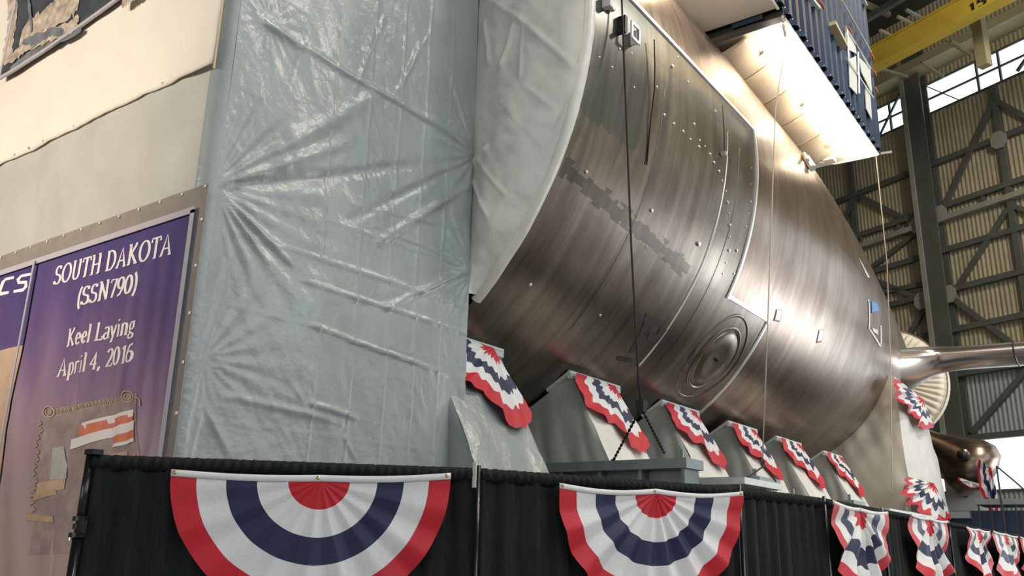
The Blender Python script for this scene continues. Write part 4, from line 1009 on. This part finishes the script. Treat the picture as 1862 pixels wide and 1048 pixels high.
q = MB(); q.tube([hpx(1466, 288, .05), hpx(1478, 306, .1)], .09, 10); q.tube([hpx(1462, 280, .05), hpx(1468, 292, .12)], .05, 10); q.build('pipe_fitting', 'bare', pf)
# blue corrugated side, one panel per rib
pitch = .46; me = None
for k in range(30):
    y = 21.8 - (k+1)*pitch
    if me is None:
        q = MB(); prf = [(0, 0), (.05, .13), (.22, .13), (.27, 0), (.46, 0)]
        V = [(d, a, z) for z in (0, 6.5) for a, d in prf]; n = len(prf)
        q.add(V, [(i, i+1, n+i+1, n+i) for i in range(n-1)]); o = q.build('corrugated_panel', 'blue_metal'); me = o.data
    else: o = bpy.data.objects.new('corrugated_panel', me); C.objects.link(o)
    o.parent = pf; o.location = Vector((XO, y, ZU+.02)) - Vector((XO, 18, ZU))
q = MB(); q.box((XO-.1, 8, ZU+6.3), (XO+.1, 21.8, ZU+6.6)); q.box((XO-1.6, 21.78, ZU), (XO, 21.82, ZU+6.5)); q.build('frame_side', 'blue_metal', pf)
q = MB()
for k in range(60): q.box((XO+.10, 8.2+k*.225, ZU+.03), (XO+.115, 8.22+k*.225, ZU+.05))
o = q.build('edge_bolt', 'stud', pf); o['kind'] = 'stuff'
# things fixed on the blue side
XS = XO + .14
def sd(px, py, dx=0): return at(px, py, 'x', XS + dx)
q = MB(); a, b = sd(1508, 44), sd(1531, 88); q.beam(a, b, .1, .28, up=(1,0,0)); tag(q.build('timber_plank', 'wood', pf), 'pale timber plank on the blue side')
q = MB(); q.beam(sd(1468, -8), sd(1487, 16), .06, .12, up=(1,0,0)); q.beam(sd(1566, -6), sd(1574, 10), .05, .10, up=(1,0,0)); q.build('timber_plank', 'pad', pf)
for pl4 in ([(1543,108), (1556,102), (1558,172), (1545,158)], [(1562,105), (1582,125), (1585,170), (1566,132)], [(1573,160), (1582,172), (1585,218), (1575,198)], [(1537,52), (1555,85), (1557,98), (1538,88)]):
    q = MB(); q.poly([sd(*p, .02) for p in pl4]); o = q.build('white_board', 'pad', pf); solid(o, .02)
for a, b in (((1530,0), (1584,95)), ((1537,48), (1583,125)), ((1541,108), (1588,178)), ((1560,95), (1562,170)), ((1540,55), (1543,110))):
    q = MB(); q.tube([sd(*a, .05), sd(*b, .05)], .022, 6); q.build('guard_rail', 'stud', pf)
for a in ((1545,55), (1560,88), (1586,103), (1590,133), (1592,163), (1494,8)):
    q = MB(); P = sd(*a, .04); q.tube([P + Vector((0,-.18,0)), P + Vector((0,.0,.03)), P + Vector((0,.16,0))], .03, 6); q.build('rail_clamp', 'orange', pf)
for x, y in ((1424, 35), (1425, 50), (1427, 60)):
    P = sd(x, y, -.05); q = MB(); q.tube([P + Vector((0, .05*math.cos(a), .07*math.sin(a))) for a in [k*PI/4 for k in range(9)]], .015, 5, cap=False); q.build('chain_link', 'rope_tan', pf)
q = MB(); q.tube([Vector((XO+.05, 21.8, ZU+.03)), Vector((XO+.3, 21.9, ZU+.05))], .03, 6); q.build('corner_hook', 'stud', pf)
for y in (9.5, 18):
    q = MB(); q.beam((XO-.8, y, ZU+.05), (XO-.8, y, Z(36)), .25, .25, up=(0,1,0)); q.build('hanger_post', 'dark_steel', pf)

# ================================================================== TAIL STAND, DISC AND REAR CONE
YS = 28.5; XE = -5.78
ts = empty('tail_stand', (XE, YS, 0), 'tall tan fabric wrapped stand under the tail of the hull', 'stand')
q = MB()
zt_ = Z(5.2)
def fr(u, v):
    x = -12.0 + (XE + .08*(1-v) + 12.0)*u; z = zt_*v
    return Vector((x, YS + .10*nz(x*.9, z*.35, 41) + .04*nz(x*2.5 + z, z*.8, 43), z))
q.grid(fr, 90, 70); q.build('front_wrap', 'wrap_tan', ts, smooth=True)
q = MB()
topz = at(1690, 780, 'x', -5.75); botz = at(1730, 932, 'x', -5.6)
def sdw(u, v):
    zlo = 0; tt = 1 - v
    yb_ = botz.y + (topz.y - botz.y)*min(1, max(0, (v*zt_ - botz.z)/(topz.z - botz.z))) if v*zt_ < topz.z else topz.y - (topz.y - YS - .3)*min(1, (v*zt_ - topz.z)/(zt_ - topz.z))
    y = YS + (yb_ - YS)*u; z = v*zt_
    return Vector((XE + .08*(1-v) + .5*(1-v)*u*.3 + .08*nz(y*.8, z*.6, 45) + .03*nz(y*3, z*2, 46), y, z))
q.grid(sdw, 40, 70); q.build('side_wrap', 'wrap_lit', ts, smooth=True)
nn = Vector((1, -.1, 0))
fan('fan_bunting', at(1622, 690, 'x', -5.68), at(1672, 728, 'x', -5.66), at(1692, 775, 'x', -5.66), at(1655, 755, 'x', -5.64), (1, -.2, .2), 'ragged bunting high on the tall tan stand, below the stern plane', 'buntings on the tail stand', 5, .12, .0, seed=2.2, zig=.06, grom=False)
fan('fan_bunting', at(1642, 868, 'x', -5.6), at(1690, 880, 'x', -5.58), at(1722, 938, 'x', -5.5), at(1664, 925, 'x', -5.5), (1, -.2, .1), 'crumpled bunting low on the tall tan stand, just above the drape', 'buntings on the tail stand', 6, .16, .0, seed=4.0, zig=.07, grom=False)
# pleated disc over the propulsor
dc = Vector((-8.9, 42.0, Z(7.35)))
RD = 2.55
q = MB(); nth = 240
def dsk(u, v):
    a = 2*PI*u; r_ = RD*max(.02, v)
    pl_ = (abs(math.sin(a*26 + .6*math.sin(a*5)))**.7)*.13*min(1, v*1.6)*(1-smooth01((v-.88)/.12))
    y = dc.y - .55*(1 - v*v) - pl_ + .25*smooth01((v-.9)/.1)
    return Vector((dc.x + r_*math.cos(a), y, dc.z + r_*math.sin(a)))
q.grid(dsk, nth*2, 26)
pd = empty('pleated_cover', dc - Vector((0,0,RD)), 'round cream cover with radial pleats over the tail end behind the stern plane', 'cover')
q.build('pleated_face', 'wrap_tan', pd, smooth=True)
q = MB(); q.grid(lambda u, v: Vector((dc.x + (RD+.01)*math.cos(2*PI*u), dc.y+.1 + .5*v, dc.z + (RD+.01)*math.sin(2*PI*u))), 80, 3); q.build('rim_wrap', 'wrap_tan', pd, smooth=True)
q = MB(); q.box((-10.5, 42.3, 0), (-7.4, 44, dc.z-RD+.35)); q.build('support_block', 'wrap', pd)
# rear cone with porthole
YCn = 38.0
def cpt(px, py, y=YCn): return at(px, py, 'y', y)
cone = empty('metal_cone', at(1760, 895, 'y', YCn), 'brownish metal cone fitting with a round porthole, behind the tan stand', 'machine part')
q = MB(); ctr = [(1665,785,10), (1690,803,16), (1715,818,25), (1740,833,34), (1758,845,41), (1776,856,42), (1790,866,36), (1799,872,20), (1802,874,3)]
q.tube([cpt(x, y) + Vector((0, r_*.0, 0)) for x, y, r_ in ctr], [r_*YCn*1.03/F*1.12 for _, _, r_ in ctr], 28); q.uv = [(v[0], v[2]) for v in q.v]; q.build('cone_body', 'hull', cone, smooth=True)
cd = ray(1752, 828)
Pf = cpt(1752, 828) - cd*1.25
for r0, r1, dd, mm, nm in ((.16, .24, 0, 'hull', 'porthole_rim'), (.0, .17, -.03, 'dark_steel', 'porthole')):
    q = MB(); u_ = cd.cross(Vector((0,0,1))).normalized(); v_ = u_.cross(cd); q.tube([Pf + cd*(.35), Pf + cd*dd], [r1, r1*.98], 20); q.build(nm, mm, cone, smooth=True)
st2 = empty('wrapped_pedestal', at(1760, 905, 'y', 39), 'white wrapped pedestal under the metal cone, near the bright opening', 'stand')
q = MB(); A = at(1712, 846, 'y', 39); B = at(1798, 862, 'y', 39)
q.box((A.x, 39.2, 0), (B.x, 40.6, A.z-.3)); q.build('pedestal_wrap', 'wrap_lit', st2)
q = MB(); P = at(1757, 901, 'y', 39.18); q.tube([P, P - Vector((0,.05,0))], .09, 10); q.build('plug', 'dark_steel', st2)
fan('fan_bunting', at(1708, 842, 'y', 38.8), at(1722, 840, 'y', 38.8), at(1748, 845, 'y', 38.8), at(1718, 872, 'y', 38.8), (0, -1, 0), 'small bunting hanging left of the metal cone', 'buntings round the metal cone', 3, .1, 0, seed=1, zig=.02, grom=False)
fan('fan_bunting', at(1780, 835, 'y', 36.5), at(1803, 852, 'y', 36.5), at(1818, 915, 'y', 36.5), at(1797, 918, 'y', 36.5), (0, -1, 0), 'long narrow bunting hanging right of the metal cone', 'buntings round the metal cone', 3, .12, 0, seed=3, zig=.03, grom=False)
fan('fan_bunting', at(1742, 868, 'y', 36.6), at(1765, 876, 'y', 36.6), at(1790, 882, 'y', 36.6), at(1765, 888, 'y', 36.6), (0, -1, 0), 'thin red edged swag under the metal cone', 'buntings round the metal cone', 3, .06, 0, seed=5, cols=('white','white','white','white','red'), zig=.0, grom=False)
# dark equipment and platform at the right, behind the drapes
eq = empty('equipment_platform', at(1800, 935, 'y', 33), 'dark blue grey equipment platform at the right, above the drapes', 'platform')
A = at(1772, 908, 'y', 33); B = at(1862, 926, 'y', 33)
q = MB(); q.box((A.x, 33, A.z-.18), (A.x+1.6, 35.5, A.z)); q.build('deck', 'steel', eq)
q = MB(); q.box((A.x-1.3, 33.6, 0), (A.x+3.8, 36.5, A.z-.35)); q.build('skirt', 'blue_metal', eq)
for k in range(5): q = MB(); q.box((A.x + k*.36 + .05, 33.1, 0), (A.x + k*.36 + .1, 33.15, A.z-.18)); q.build('post', 'dark_steel', eq)
q = MB(); q.box((A.x-1.0, 32.9, A.z-.62), (A.x-.2, 33.5, A.z-.4)); q.build('crate', 'steel', eq)
rl_ = empty('hand_rail', at(1860, 930, 'y', 33), 'thin handrail in front of the bright opening, right edge', 'railing')
P = at(1812, 848, 'y', 33); Q_ = at(1850, 880, 'y', 33); S_ = at(1900, 925, 'y', 33)
q = MB(); q.tube([P, Q_, S_], .03, 6); q.build('rail_tube', 'dark_steel', rl_)
q = MB(); q.tube([S_, Vector((S_.x, S_.y, 0))], .03, 6); q.tube([P, Vector((P.x, P.y, 0))], .03, 6); q.build('rail_post', 'dark_steel', rl_)

# lettering on the crane girder
A = on_plane(1762, 24, wp(0, 0, 12.3), Wn); B = on_plane(1830, -12, wp(0, 0, 12.3), Wn); D = on_plane(1759, 9, wp(0, 0, 12.3), Wn)
G3 = {'1': (.6, [ln((.15,.72),(.32,.95),(.32,0))]), '5': (.75, [ln((.6,.93),(.18,.93),(.14,.55))+arc(.32,.33,.28,.3,100,-140)]), 'T': (.8, [ln((.4,0),(.4,.95)), ln((.08,.9),(.72,.9))]), ' ': (.5, [])}
q = MB(); x = 0; dd = (B-A)/2.65; dd.z = 0
for c in '15 T':
    for i, st in enumerate(G3[c][1]):
        stroke(q, [(a + x, b) for a, b in st], lambda u, v, z: A + dd*u + Vector((0, 0, (D-A).z*v)) - Wn*z, .2, .17, i*.002)
    x += G3[c][0]
tag(q.build('lettering', 'black', cr), 'black stencilled 15 T')
